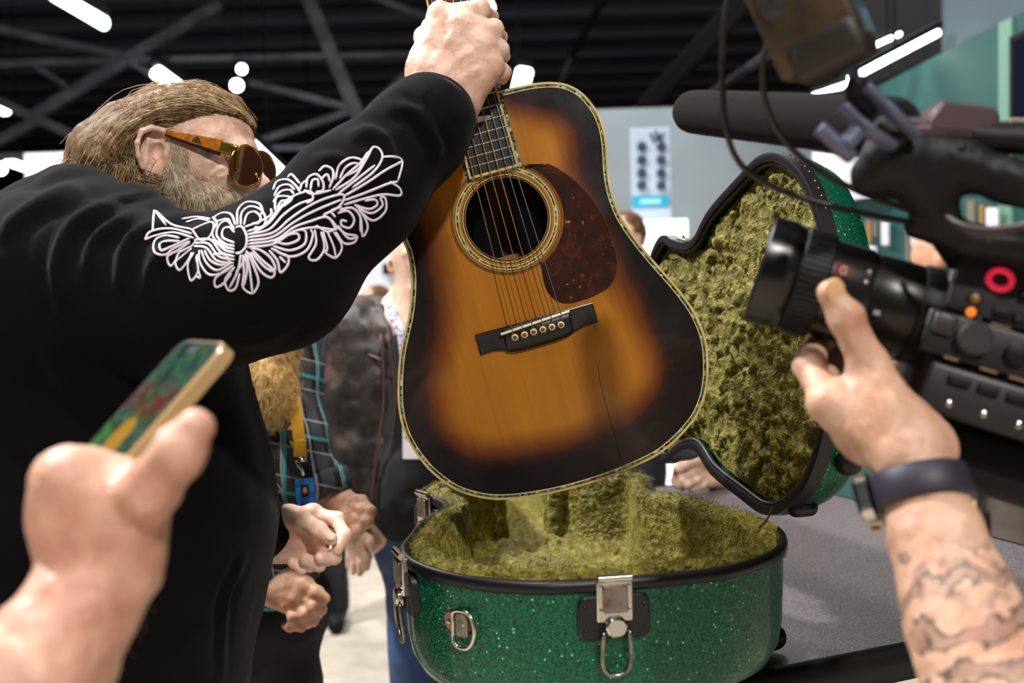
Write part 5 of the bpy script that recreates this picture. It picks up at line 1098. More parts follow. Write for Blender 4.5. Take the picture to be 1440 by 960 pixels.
# lanyard and badge
lan = thing('lanyard', P(428, 716, 1.70), 'yellow lanyard with a blue photo badge on the plaid shirt', 'lanyard')
m_yel = mat('yellow_webbing', rgb(206, 152, 30), 0.7, bump=(500, 0.4, 0.001)); m_ybk = mat('black_yellow_print', rgb(30, 28, 24), 0.7, fn=lambda t, co: t.set('Base Color', t.ramp(t.noise(co, 90, 2), [(0.5, rgb(26, 24, 22)), (0.56, rgb(190, 140, 30))], 'CONSTANT')))
obj('strap', tube(catmull([P(398, 470, 1.74), P(406, 520, 1.715), P(416, 580, 1.705), P(423, 636, 1.70)], 6), 0.0105, 8, False, 0.12, -FWD), m_yel, lan)
obj('strap', tube(catmull([P(372, 480, 1.735), P(390, 560, 1.71), P(406, 600, 1.705), P(421, 634, 1.70)], 6), 0.008, 8, False, 0.14, -FWD), m_ybk, lan)
obj('stitched_end', MB(P(422, 630, 1.698), RGT, UPV, -FWD).box((0, 0, 0), (0.022, 0.03, 0.006), 0.002).vf(), m_yel, lan)
obj('clip', tube(catmull([P(423, 642, 1.695), P(419, 652, 1.692), P(425, 660, 1.692), P(427, 668, 1.695)], 5), 0.0028, 8), m_chrome, lan, smooth=True); obj('clip', tube([P(416, 648, 1.694), P(431, 646, 1.694)], 0.003, 8), m_chrome, lan, smooth=True)
Xb, Yb = unit(RGT + 0.10 * UPV), unit(UPV - 0.10 * RGT)
bg_ = obj('badge', MB(P(430, 694, 1.695), Xb, Yb, -FWD).prism(rr2(0.033, 0.052, 0.003), -0.001, 0.001).vf(), mat('badge_blue', rgb(30, 96, 200), 0.35, var=(60, rgb(60, 150, 225), 0.4, 0.6)), lan)
obj('badge_photo', MB(P(429, 690, 1.693), Xb, Yb, -FWD).prism(rr2(0.014, 0.021, 0.001), 0, 0.0006).vf(), mat('badge_portrait', rgb(44, 34, 40), 0.4), bg_); obj('portrait_face', MB(P(429, 689, 1.692), Xb, Yb, -FWD).prism([(0.0035 * math.cos(a), 0.0055 * math.sin(a)) for a in np.linspace(0, 6.28, 14, endpoint=False)], 0, 0.0005).vf(), mat('portrait_skin', rgb(210, 150, 120), 0.4), bg_)
obj('badge_text', MB(P(431, 709, 1.693), Xb, Yb, -FWD).box((0, 0, 0), (0.020, 0.005, 0.0006)).vf(), mat('badge_dark', rgb(26, 40, 120), 0.4), bg_)
cd = obj('cord', tube(catmull([P(352, 545, 1.40), P(356, 588, 1.40), P(366, 630, 1.41), P(382, 668, 1.43), P(398, 692, 1.46)], 6), 0.0011, 6), mat('pale_cord', rgb(190, 184, 176), 0.3), label='thin pale cord hanging down the front of the black hoodie', cat='cord')
obj('cord_toggle', blob([cap(P(352, 548, 1.395), P(355, 572, 1.395), 0.007, 0.006, 0.004)], 0.002), m_black, cd, smooth=True)

# ================================================================== the man in the leather jacket
def dist_leather(t, co):
    a = t.noise(co, 12, 4, 0.65); t.set('Base Color', t.ramp(a, [(0.35, rgb(26, 21, 20)), (0.55, rgb(44, 36, 33)), (0.72, rgb(86, 62, 52))])); t.set('Roughness', t.ramp(a, [(0.3, 0.35), (0.7, 0.55)])); t.set('Normal', t.bump(t.noise(co, 140, 4), 0.35, 0.002))
m_jack = mat('worn_brown_leather', (0.05, 0.04, 0.03), fn=dist_leather); m_piping = mat('brown_piping', rgb(78, 48, 36), 0.6)
D3 = 2.3
hd = blob([ell(P(594, 362, D3 + 0.03), (0.072, 0.10, 0.092), None, 0.02), ell(P(596, 402, D3), (0.056, 0.058, 0.06), None, 0.025), cap(P(592, 420, D3 + 0.04), P(590, 480, D3 + 0.06), 0.052, 0.062, 0.02), ell(P(550, 374, D3 + 0.02), (0.010, 0.030, 0.018), None, 0.004), sub(ell(P(549, 374, D3 + 0.0), (0.006, 0.015, 0.012), None, 0.003)), ell(P(604, 386, D3 - 0.09), (0.013, 0.022, 0.016), None, 0.012),
           cap(P(580, 480, D3 + 0.06), P(580, 720, D3 + 0.05), 0.12, 0.13, 0.06), ell(P(578, 356, D3 - 0.058), (0.02, 0.006, 0.01), None, 0.008), sub(ell(P(578, 364, D3 - 0.066), (0.015, 0.006, 0.010), None, 0.006)), cap(P(580, 406, D3 - 0.052), P(606, 406, D3 - 0.058), 0.006, 0.006, 0.006), sub(cap(P(578, 402, D3 - 0.064), P(606, 400, D3 - 0.066), 0.004, 0.004, 0.003))], 0.005)
hC = blob([cap(P(492, 735, D3 - 0.02), P(506, 768, D3 - 0.03), 0.026, 0.024, 0.02)] + chain([P(508, 762, D3 - 0.04), P(517, 782, D3 - 0.05), P(516, 798, D3 - 0.05)], [0.010, 0.009, 0.008]) + chain([P(502, 768, D3 - 0.04), P(508, 790, D3 - 0.05), P(506, 806, D3 - 0.05)], [0.010, 0.009, 0.008]) + chain([P(496, 768, D3 - 0.03), P(500, 790, D3 - 0.03), P(497, 804, D3 - 0.03)], [0.010, 0.009, 0.008]) + chain([P(490, 764, D3 - 0.02), P(492, 784, D3 - 0.02), P(490, 796, D3 - 0.02)], [0.009, 0.008, 0.007]) + chain([P(508, 748, D3 - 0.04), P(520, 760, D3 - 0.06), P(524, 772, D3 - 0.06)], [0.012, 0.010, 0.008]), 0.005)
p3 = obj('person', vjoin(hd, hC), m_skin, smooth=True, label='bald man in worn brown leather jacket behind the guitar', cat='person')
jk = [cap(P(515, 470, D3 + 0.04), P(506, 700, D3 + 0.02), 0.085, 0.085, 0.05), cap(P(650, 470, D3 + 0.06), P(650, 700, D3 + 0.04), 0.085, 0.09, 0.05), cap(P(520, 466, D3 + 0.07), P(640, 466, D3 + 0.08), 0.075, 0.075, 0.05), cap(P(515, 560, D3 + 0.12), P(640, 560, D3 + 0.12), 0.09, 0.09, 0.05),
      cap(P(495, 470, D3 + 0.03), P(484, 610, D3), 0.060, 0.052, 0.04), cap(P(484, 610, D3), P(494, 720, D3 - 0.02), 0.050, 0.042, 0.03), cap(P(538, 438, D3 - 0.01), P(548, 478, D3 - 0.045), 0.016, 0.013, 0.02), cap(P(534, 500, D3 - 0.03), P(536, 705, D3 - 0.05), 0.030, 0.030, 0.03)]
jacket = obj('leather_jacket', blob(jk, 0.007, lambda p: fbm(p, 18, 3, 8) * 0.007), m_jack, p3, smooth=True)
for pts in ([(545, 470), (556, 560), (548, 640), (540, 722)], [(536, 470), (540, 560), (530, 640), (522, 715)], [(482, 498), (510, 496), (536, 506)]):
    obj('piping', tube(catmull([P(x, y, D3 - 0.086 if x > 515 else D3 - 0.045) for x, y in pts], 5), 0.003, 6), m_piping, jacket, smooth=True)
obj('black_shirt', blob([cap(P(585, 500, D3 + 0.02), P(590, 690, D3 + 0.01), 0.10, 0.115, 0.05), cap(P(590, 690, D3 + 0.01), P(590, 720, D3 + 0.02), 0.115, 0.11, 0.05)], 0.009, lambda p: fbm(p, 18, 2, 3) * 0.005), mat('black_jersey', rgb(13, 13, 15), 0.9), p3, smooth=True)
legs(p3, P(588, 745, D3 + 0.03), P(664, 745, D3 + 0.05), mat('blue_denim', rgb(52, 78, 122), 0.85, var=(6, rgb(34, 52, 92), 0.4, 0.65), bump=(300, 0.4, 0.002)), 0.09, 'jeans')
ln = thing('lanyard', P(585, 645, D3 - 0.12), 'pale lanyard with white badge on the black shirt', 'lanyard')
obj('strap', tube(catmull([P(550, 428, D3 - 0.02), P(556, 450, D3 - 0.065), P(566, 475, D3 - 0.09), P(572, 540, D3 - 0.10), P(578, 605, D3 - 0.11)], 6), 0.011, 8, False, 0.2, -FWD), mat('pale_lilac_strap', rgb(176, 172, 196), 0.7, var=(90, rgb(90, 88, 120), 0.5, 0.55)), ln)
obj('badge', MB(P(584, 622, D3 - 0.115), RGT, UPV, -FWD).prism(rr2(0.055, 0.072, 0.004), -0.001, 0.001).vf(), mat('badge_white', rgb(222, 218, 224), 0.4), ln); obj('badge_stripe', MB(P(576, 614, D3 - 0.117), RGT, UPV, -FWD).box((0, 0, 0), (0.022, 0.008, 0.001)).vf(), mat('badge_red', rgb(206, 110, 86), 0.5), ln)

# ================================================================== people further off: body, clothes, legs
def far_person(px, py, d, face, skin, top, legm, label, hair=None, hr=0.5, build=1.0):
    """py: top of the head; face: direction the face points in (world xy)"""
    h = P(px, py, d); x, y, H = h; f = np.array([face[0], face[1], 0.0]); f /= np.linalg.norm(f); s = np.array([f[1], -f[0], 0]); up = np.array([0, 0, 1.0]); c = np.array([x, y, 0.0])
    A = np.array([f, s, up]); zz_ = lambda a, b, z: c + f * a + s * b + up * z
    hz = H - 0.12; sh_ = H - 0.30; hip = H * 0.53
    body = [ell(zz_(0, 0, hz + 0.012), (0.092, 0.074, 0.105), A, 0.02), ell(zz_(0.028, 0, hz - 0.055), (0.058, 0.054, 0.062), A, 0.03), cap(zz_(0.10, 0, hz + 0.0), zz_(0.112, 0, hz - 0.03), 0.008, 0.013, 0.012), cap(zz_(-0.01, 0, hz - 0.07), zz_(-0.02, 0, sh_), 0.056, 0.062, 0.03), cap(zz_(0.094, -0.02, hz - 0.065), zz_(0.094, 0.02, hz - 0.065), 0.008, 0.008, 0.008)]
    for q in (-1, 1): body += [ell(zz_(-0.008, q * 0.074, hz - 0.008), (0.017, 0.009, 0.030), A, 0.006), ell(zz_(0.082, q * 0.032, hz + 0.012), (0.012, 0.016, 0.010), A, 0.008)]
    body += [cap(zz_(0, 0, sh_), zz_(0, 0, hip), 0.11, 0.11, 0.04)]
    for q in (-1, 1):
        e = zz_(0.0, q * 0.25 * build, sh_ - 0.30); wv_ = zz_(0.16, q * 0.20 * build, sh_ - 0.50); body += [cap(zz_(0, q * 0.18 * build, sh_ - 0.04), e, 0.045, 0.04, 0.03), cap(e, wv_, 0.036, 0.026, 0.02), cap(wv_, wv_ + f * 0.07 - up * 0.03, 0.028, 0.024, 0.02)]
        for j in range(4): a = wv_ + f * 0.07 - up * 0.03 + s * (j - 1.5) * 0.017; body += [cap(a, a + f * 0.04 - up * 0.035, 0.009, 0.0075, 0.004)]
        body += [cap(wv_ + f * 0.02, wv_ + f * 0.06 + s * q * -0.035 + up * 0.005, 0.011, 0.009, 0.006)]
    p_ = obj('person', blob(body, 0.008), skin, smooth=True, label=label, cat='person')
    tp_ = [cap(zz_(-0.01, -0.13 * build, sh_ - 0.02), zz_(-0.01, 0.13 * build, sh_ - 0.02), 0.075, 0.075, 0.05), cap(zz_(0, 0, sh_ - 0.06), zz_(0, 0, hip), 0.155 * build, 0.16 * build, 0.06)]
    for q in (-1, 1): e = zz_(0.0, q * 0.25 * build, sh_ - 0.30); wv_ = zz_(0.15, q * 0.205 * build, sh_ - 0.485); tp_ += [cap(zz_(0, q * 0.18 * build, sh_ - 0.03), e, 0.062, 0.054, 0.04), cap(e, wv_, 0.05, 0.038, 0.03)]
    obj('top', blob(tp_, 0.012, lambda p: fbm(p, 14, 2, 4) * 0.006), top, p_, smooth=True)
    legs(p_, zz_(0, -0.09, hip), zz_(0, 0.09, hip), legm, 0.10)
    if hair is not None: obj('hair', blob([ell(zz_(-0.018, 0, hz + 0.030), (0.092, 0.080, 0.098), A, 0.02), sub(ell(zz_(0.09, 0, hz - 0.03), (0.075, 0.09, 0.10), A, 0.02)), sub(cap(zz_(-0.1, 0, hz - 0.12), zz_(0.1, 0, hz - 0.12), 0.08, 0.08, 0.01))], 0.006, lambda p: fbm(p, 60, 2, 3) * 0.004), hair, p_, smooth=True)
    return p_
m_navy = mat('navy_cloth', rgb(28, 38, 66), 0.85); m_dkleg = mat('charcoal_cloth', rgb(30, 30, 36), 0.85); m_khaki = mat('khaki_cloth', rgb(150, 134, 96), 0.85); m_tee = mat('maroon_cloth', rgb(86, 34, 36), 0.85)
m_brownhair = hairmat('brown_hair', rgb(96, 66, 42), rgb(60, 40, 26), rgb(130, 96, 66))
far_person(428, 372, 4.6, (0.5, -0.8), m_skin_tan, m_navy, m_dkleg, 'distant person in navy top under the raised sleeve', m_brownhair)
far_person(527, 402, 6.0, (-0.8, -0.5), m_skin_tan, m_khaki, m_dkleg, 'small distant person in khaki beside the leather jacket', m_brownhair)
far_person(878, 298, 4.4, (-0.7, -0.7), m_skin, m_tee, m_dkleg, 'brown-haired person peeking past the edge of the guitar', m_brownhair)
far_person(1322, 312, 3.3, (0.95, -0.3), m_skin_tan, m_dkleg, m_dkleg, 'shaven-headed man seen above the camera lens', None)
far_person(1392, 352, 3.9, (-0.8, -0.6), m_skin, m_navy, mat('taupe_trousers', rgb(98, 88, 80), 0.85), 'person half hidden behind the camera handle', m_brownhair)
# hand resting on the far end of the table
hd_f = [[J(985, 652, 2.16), J(968, 655, 2.13), J(953, 664, 2.11), J(948, 676, 2.11)], [J(988, 660, 2.15), J(972, 664, 2.12), J(957, 674, 2.10), J(952, 682, 2.10)], [J(992, 668, 2.15), J(978, 674, 2.12), J(965, 681, 2.10), J(960, 686, 2.11)], [J(997, 676, 2.15), J(986, 682, 2.13), J(976, 686, 2.12), J(971, 688, 2.12)]]
Vx, Fx = blob(hand_prims([J(1002, 655, 2.19), J(1010, 672, 2.19)], 0.024, hd_f, [J(992, 648, 2.15), J(975, 647, 2.12), J(962, 653, 2.10), J(952, 660, 2.095)], 1.08, 0.014) + [cap(J(1006, 664, 2.19), J(1060, 640, 2.35), 0.028, 0.036, 0.02), cap(J(1060, 640, 2.35), J(1100, 500, 2.6), 0.036, 0.045, 0.03), cap(J(1100, 500, 2.6), J(1095, 430, 2.75), 0.08, 0.10, 0.05), cap(J(1095, 440, 2.75), J(1095, 700, 2.75), 0.13, 0.13, 0.05), cap(J(1095, 430, 2.75), J(1092, 380, 2.75), 0.06, 0.055, 0.03), ell(J(1090, 330, 2.73), (0.072, 0.09, 0.10), None, 0.03), ell(J(1086, 358, 2.69), (0.052, 0.055, 0.06), None, 0.03), cap(J(1083, 332, 2.635), J(1082, 346, 2.622), 0.008, 0.013, 0.01), ell(J(1052, 338, 2.73), (0.009, 0.018, 0.030), None, 0.006), ell(J(1128, 338, 2.73), (0.009, 0.018, 0.030), None, 0.006), cap(J(1074, 362, 2.635), J(1094, 362, 2.635), 0.007, 0.007, 0.007), sub(ell(J(1070, 330, 2.632), (0.016, 0.012, 0.008), None, 0.006)), sub(ell(J(1098, 330, 2.632), (0.016, 0.012, 0.008), None, 0.006))], 0.004)
p5 = obj('person', (Vx, Fx), m_skin, smooth=True, label='person whose hand rests on the table behind the open lid', cat='person')
obj('hair', blob([ell(J(1092, 320, 2.755), (0.080, 0.095, 0.098), None, 0.02), sub(ell(J(1086, 350, 2.64), (0.075, 0.07, 0.085), None, 0.02))], 0.005, lambda p: fbm(p, 60, 2, 3) * 0.004), m_brownhair, p5, smooth=True)
obj('sweater', blob([cap(J(1095, 460, 2.75), J(1095, 760, 2.75), 0.15, 0.15, 0.05), cap(J(1100, 490, 2.6), J(1062, 632, 2.36), 0.07, 0.05, 0.03), cap(J(1060, 450, 2.75), J(1130, 450, 2.75), 0.09, 0.09, 0.04)], 0.012), m_dkleg, p5, smooth=True)
legs(p5, J(1060, 800, 2.75), J(1130, 800, 2.75), m_dkleg, 0.10)
# ================================================================== the video camera
cam = None
VO = P(1338, 456, 0.75)
VA = unit(-0.93 * RGT + 0.30 * UPV + 0.20 * FWD); VU = unit(0.34 * RGT + 0.93 * UPV); VU = unit(VU - VA * (VU @ VA)); VS = np.cross(VU, VA)
if VS @ FWD > 0: VS = -VS                            # VS: the side of the camera turned to the viewer
vc = thing('video_camera', P(1400, 640, 0.66), 'black video camera with long lens and foam-covered microphone', 'video camera')
def vp(a, u, s): return VO + VA * (a + (0.022 if s > 0.0335 or a < -0.07 else 0.0)) + VU * u + VS * s
m_cam = mat('camera_magnesium', rgb(20, 18, 20), 0.45, bump=(900, 0.25, 0.0006)); m_cam2 = mat('camera_grey', rgb(38, 35, 36), 0.42, bump=(900, 0.2, 0.0006)); m_rubber = mat('camera_rubber', rgb(10, 9, 11), 0.55, spec=0.3); m_lensb = mat('lens_black', rgb(13, 11, 13), 0.3)
def vbox(name, a, u, s, d, m, par=vc, bev=0.004, rot=0.0):
    ca_, sa_ = math.cos(rot), math.sin(rot); X = VA * ca_ + VU * sa_; Y = VU * ca_ - VA * sa_
    return obj(name, MB(vp(a, u, s), X, Y, VS).box((0, 0, 0), d, bev).vf(), m, par, sharp=45)
def vcyl(name, a, u, s, axis, prof, m, par=vc, n=28, sharp=35):
    Z = {'A': VA, 'U': VU, 'S': VS}[axis]; X = {'A': VU, 'U': VS, 'S': VA}[axis]; return obj(name, MB(vp(a, u, s), X, np.cross(Z, X), Z).lathe(prof, n).vf(), m, par, sharp=sharp)
# lens, front to the left
lz = vcyl('lens_barrel', 0, 0, 0, 'A', [(0.032, -0.004), (0.033, 0.004), (0.034, 0.012), (0.0355, 0.03), (0.0365, 0.034), (0.0365, 0.062), (0.035, 0.066), (0.0355, 0.088)], m_lensb, n=56)
vcyl('zoom_ring', 0, 0, 0, 'A', [(0.0372, 0.014), (0.0380, 0.0155), (0.0380, 0.029), (0.0372, 0.0305)], m_rubber, lz, 56)
vcyl('lens_collar', 0, 0, 0, 'A', [(0.036, 0.066), (0.0378, 0.07), (0.0378, 0.096), (0.0385, 0.099)], mat('mauve_collar', rgb(24, 19, 20), 0.25), lz, 56)
prof = [];
fr_ = [(0.0390 + (0.0012 if i % 2 else 0.0), 0.0985 + 0.001 * i) for i in range(22)]
v, f = MB(VO, VU, np.cross(VA, VU), VA).lathe([(0.0392, 0.0975), (0.0405, 0.099), (0.0405, 0.119), (0.0392, 0.1205)], 56).vf(); obj('focus_ring', (v, f), m_rubber, lz, sharp=35)
for i in range(56):
    a = 2 * PI * i / 56; rd = VU * math.cos(a) + np.cross(VA, VU) * math.sin(a)
    if rd @ FWD < 0.3: obj('ring_rib', MB(VO + VA * 0.109 + rd * 0.0406, VA, np.cross(rd, VA), rd).box((0, 0, 0), (0.019, 0.0022, 0.0016), 0.0005).vf(), m_rubber, lz)
vcyl('lens_hood', 0, 0, 0, 'A', [(0.039, 0.121), (0.0405, 0.123), (0.0425, 0.130), (0.0425, 0.146), (0.040, 0.1475), (0.037, 0.146), (0.034, 0.124)], m_lensb, lz, 56)
vcyl('front_glass', 0, 0, 0, 'A', [(0.034, 0.124), (0.020, 0.129), (0.004, 0.131)], mat('coated_glass', rgb(14, 10, 24), 0.04, coat=1.0), lz, 40)
bdg = obj('lens_emblem', MB(vp(0.068, 0.010, 0.0374), VA * -1, VU, VS).prism(rr2(0.011, 0.009, 0.002), -0.001, 0.0008).vf(), mat('red_emblem', rgb(120, 24, 24), 0.4), lz)
obj('emblem_letter', tube(catmull([vp(a_ - 0.016, u_ + 0.006, 0.0384) for a_, u_ in ((0.0815, 0.0062), (0.0845, 0.0068), (0.0862, 0.0042), (0.0845, 0.0014), (0.0818, 0.0022), (0.0818, 0.004), (0.0835, 0.004))], 4), 0.0005, 5), mat('emblem_white', rgb(210, 190, 190), 0.4), lz)
for k_, w_ in enumerate((0.004, 0.003, 0.004, 0.002, 0.004)): obj('lens_lettering', MB(vp(0.036, -0.012 + 0.005 * k_, 0.0345), VA, VU, VS).box((0, 0, 0), (0.0045, w_, 0.0008)).vf(), mat('pale_print', rgb(150, 146, 142), 0.5), lz)
for u_ in (0.006, 0.014): vcyl('lens_button', 0.05, u_, 0.034, 'S', [(0.002, 0), (0.002, 0.003), (0.001, 0.0036)], m_chrome_d, lz, 10)
# body
vb = vbox('body', -0.085, -0.012, -0.012, (0.16, 0.115, 0.085), m_cam, bev=0.006)
vbox('upper_panel', -0.075, 0.026, 0.034, (0.138, 0.044, 0.012), m_cam2, vb, 0.003)
vbox('middle_panel', -0.072, -0.014, 0.037, (0.15, 0.032, 0.014), m_cam, vb, 0.003); vbox('lower_panel', -0.076, -0.052, 0.036, (0.136, 0.036, 0.013), m_cam2, vb, 0.004)
vcyl('lens_mount', 0.0, 0, 0, 'A', [(0.040, -0.010), (0.040, -0.002), (0.034, 0.0)], m_cam2, vb, 40)
m_red = mat('record_red', rgb(190, 20, 34), 0.3, emit=(1.0, 0.03, 0.08, 0.5)); m_amb = mat('amber_lamp', rgb(190, 90, 10), 0.3, emit=(1.0, 0.25, 0.02, 0.9))
X = VA; ring = [vp(-0.036 + 0.0078 * math.cos(a), 0.034 + 0.0066 * math.sin(a), 0.0408) for a in np.linspace(0, 2 * PI, 28, endpoint=False)]
obj('record_ring', tube(ring, 0.0022, 8, True), m_red, vb, smooth=True); vcyl('record_button', -0.036, 0.034, 0.040, 'S', [(0.006, 0), (0.0058, 0.0012), (0.003, 0.0018)], mat('dark_red', rgb(70, 8, 12), 0.35), vb, 20)
for a_, u_, m_ in ((-0.024, 0.016, mat('amber_dim', rgb(120, 84, 20), 0.35)), (-0.024, 0.006, m_amb)):
    vcyl('lamp_bezel', a_, u_, 0.039, 'S', [(0.0058, 0), (0.0056, 0.0016), (0.0046, 0.002)], m_rubber, vb, 18); vcyl('status_lamp', a_, u_, 0.040, 'S', [(0.0036, 0), (0.0034, 0.002), (0.0014, 0.003)], m_, vb, 14)
m_knob = mat('knob_grey', rgb(48, 45, 46), 0.4)
for a_, u_, w_, h_ in ((-0.044, 0.012, 0.012, 0.007), (-0.056, 0.010, 0.010, 0.006), (-0.072, 0.014, 0.014, 0.008), (-0.058, 0.028, 0.014, 0.006), (-0.03, -0.044, 0.016, 0.007), (-0.05, -0.044, 0.015, 0.007), (-0.07, -0.044, 0.015, 0.007), (-0.09, -0.044, 0.015, 0.007)):
    vbox('button', a_, u_, 0.0425, (w_, h_, 0.005), m_rubber, vb, 0.0015)
vcyl('dial', -0.030, -0.012, 0.043, 'S', [(0.012, 0), (0.012, 0.008), (0.010, 0.0095)], m_knob, vb, 26); vcyl('dial', -0.06, -0.014, 0.043, 'S', [(0.008, 0), (0.008, 0.005), (0.006, 0.006)], m_rubber, vb, 22)
vcyl('dial', -0.082, -0.013, 0.043, 'S', [(0.0075, 0), (0.0075, 0.004), (0.005, 0.005)], m_rubber, vb, 22); vbox('switch', -0.009, -0.008, 0.042, (0.016, 0.016, 0.012), m_knob, vb, 0.003)
for a_ in (-0.028, -0.052, -0.076): vcyl('screw', a_, -0.061, 0.042, 'S', [(0.0026, 0), (0.0024, 0.0016), (0.0012, 0.0022)], m_chrome, vb, 12)
for a_, u_, l_ in ((-0.046, 0.0025, 0.014), (-0.02, -0.030, 0.01), (-0.046, -0.0305, 0.012), (-0.066, -0.0305, 0.012)): vbox('button_caption', a_, u_, 0.0445 if u_ < -0.02 else 0.0402, (l_, 0.0018, 0.0006), mat('caption_tan', rgb(130, 100, 64), 0.5), vb, 0.0002)
vbox('grip', -0.08, -0.09, -0.02, (0.13, 0.05, 0.06), m_rubber, vb, 0.012)
# top handle with its opening, mounting arm and microphone holder
hm = P
def bob(name, pts, r, m, par=vc, flat=1.0, n=12): return obj(name, tube(catmull([P(*q) for q in pts], 6), r, n, False, flat), m, par, smooth=True)
hz_ = obj('top_handle', blob(chain([P(1262, 214, 0.70), P(1290, 222, 0.70), P(1350, 232, 0.69), P(1420, 255, 0.68), P(1520, 290, 0.67)], [0.022, 0.021, 0.017, 0.014, 0.014], 0.01) + chain([P(1262, 225, 0.70), P(1300, 262, 0.70), P(1322, 300, 0.70)], [0.020, 0.017, 0.013], 0.01) + chain([P(1318, 290, 0.70), P(1330, 315, 0.70)], [0.011, 0.010], 0.006)
            + chain([P(1290, 318, 0.71), P(1360, 338, 0.70), P(1450, 350, 0.69), P(1540, 355, 0.68)], [0.009, 0.011, 0.013, 0.013], 0.008) + [cap(P(1228, 248, 0.71), P(1262, 232, 0.70), 0.016, 0.02, 0.01), cap(P(1520, 290, 0.67), P(1548, 352, 0.68), 0.014, 0.016, 0.01), cap(P(1548, 352, 0.68), P(1530, 440, 0.70), 0.016, 0.020, 0.01)], 0.0022, lambda p: fbm(p, 200, 2, 3) * 0.0005), m_rubber, vc, smooth=True)
obj('handle_foot', blob([cap(P(1320, 325, 0.71), P(1362, 386, 0.745), 0.009, 0.009, 0.008), cap(P(1362, 372, 0.745), P(1440, 366, 0.72), 0.009, 0.009, 0.008), cap(P(1400, 345, 0.70), P(1420, 366, 0.72), 0.010, 0.009, 0.008)], 0.0025), m_rubber, vc, smooth=True)
for i in range(9): obj('grip_rib', blob([cap(P(1352 + 9 * i, 209 + 3.6 * i, 0.675), P(1358 + 9 * i, 206 + 3.6 * i, 0.69), 0.004, 0.004)], 0.0016), m_rubber, hz_, smooth=True)
m_mauve = mat('mauve_metal', rgb(84, 64, 68), 0.34, 0.3, bump=(500, 0.2, 0.0005))
hx = P(1340, 176, 0.70); Xh = unit(RGT - 0.06 * UPV); Yh = unit(UPV + 0.06 * RGT - Xh * 0); Yh = unit(Yh - Xh * (Yh @ Xh)); Zh = np.cross(Xh, Yh)
obj('microphone_holder', MB(hx, Xh, Yh, Zh).prism([(-0.024, -0.012), (0.022, -0.016), (0.024, 0.004), (0.020, 0.010), (-0.016, 0.012), (-0.026, -0.002)], -0.022, 0.020, 0.003).vf(), m_mauve, vc, sharp=40)
obj('holder_plate', MB(P(1312, 190, 0.695), Xh, Yh, Zh).box((0, 0, 0), (0.042, 0.007, 0.03), 0.002).vf(), m_mauve, vc)
bob('mount_rail', [(1360, 192, 0.69), (1400, 195, 0.685), (1470, 197, 0.68)], 0.0105, m_rubber); bob('mount_rail', [(1384, 180, 0.69), (1412, 180, 0.688), (1440, 181, 0.685)], 0.005, m_mauve)
for i in range(4): obj('rail_screw', blob([cap(P(1418 + 7 * i, 175, 0.68), P(1420 + 7 * i, 170, 0.68), 0.0022, 0.0022)], 0.001), m_chrome_d, vc, smooth=True)
# microphone in foam
m_foam = mat('grey_black_foam', rgb(26, 22, 21), 0.95, bump=(700, 0.9, 0.0025), sheen=0.05, spec=0.1)
A_, B_ = P(972, 157, 0.97), P(1268, 181, 0.72); Z = unit(B_ - A_); X = unit(np.cross(Z, UPV)); L = np.linalg.norm(B_ - A_)
mf = obj('microphone_windscreen', MB(A_, X, np.cross(Z, X), Z).lathe([(0.004, -0.0125), (0.011, -0.0115), (0.0165, -0.008), (0.0195, -0.002), (0.0207, 0.006), (0.0212, 0.03)] + [(0.0212 + 0.002 * t, 0.03 + (L - 0.05) * t) for t in np.linspace(0.1, 1, 12)] + [(0.0225, L - 0.008), (0.019, L), (0.012, L + 0.004)], 48).vf(), m_foam, vc, smooth=True)
bob('microphone_body', [(1262, 181, 0.725), (1300, 184, 0.71), (1340, 188, 0.70)], 0.0105, m_rubber)
# articulated arm with tilt levers
m_arm = mat('blue_grey_metal', rgb(92, 96, 118), 0.35, 0.3)
bob('arm_link', [(1216, 122, 0.66), (1240, 145, 0.66), (1262, 166, 0.66), (1288, 190, 0.67)], 0.0065, m_arm, flat=0.6); bob('arm_link', [(1184, 150, 0.66), (1206, 172, 0.66), (1230, 190, 0.66), (1252, 205, 0.67)], 0.0068, m_arm, flat=0.6)
bob('tilt_lever', [(1152, 180, 0.65), (1166, 192, 0.65), (1182, 208, 0.65), (1196, 220, 0.655)], 0.0052, m_arm); bob('tilt_lever', [(1206, 184, 0.65), (1198, 194, 0.65), (1188, 204, 0.65)], 0.0058, m_arm)
obj('arm_joint', blob([cap(P(1210, 140, 0.675), P(1216, 150, 0.675), 0.009, 0.009), cap(P(1248, 186, 0.685), P(1258, 192, 0.685), 0.011, 0.011), cap(P(1262, 190, 0.69), P(1270, 214, 0.70), 0.010, 0.014), cap(P(1204, 118, 0.665), P(1212, 142, 0.67), 0.006, 0.008)], 0.002), m_rubber, vc, smooth=True)
bob('arm_post', [(1188, 76, 0.665), (1196, 92, 0.665), (1204, 118, 0.665)], 0.0042, m_arm)
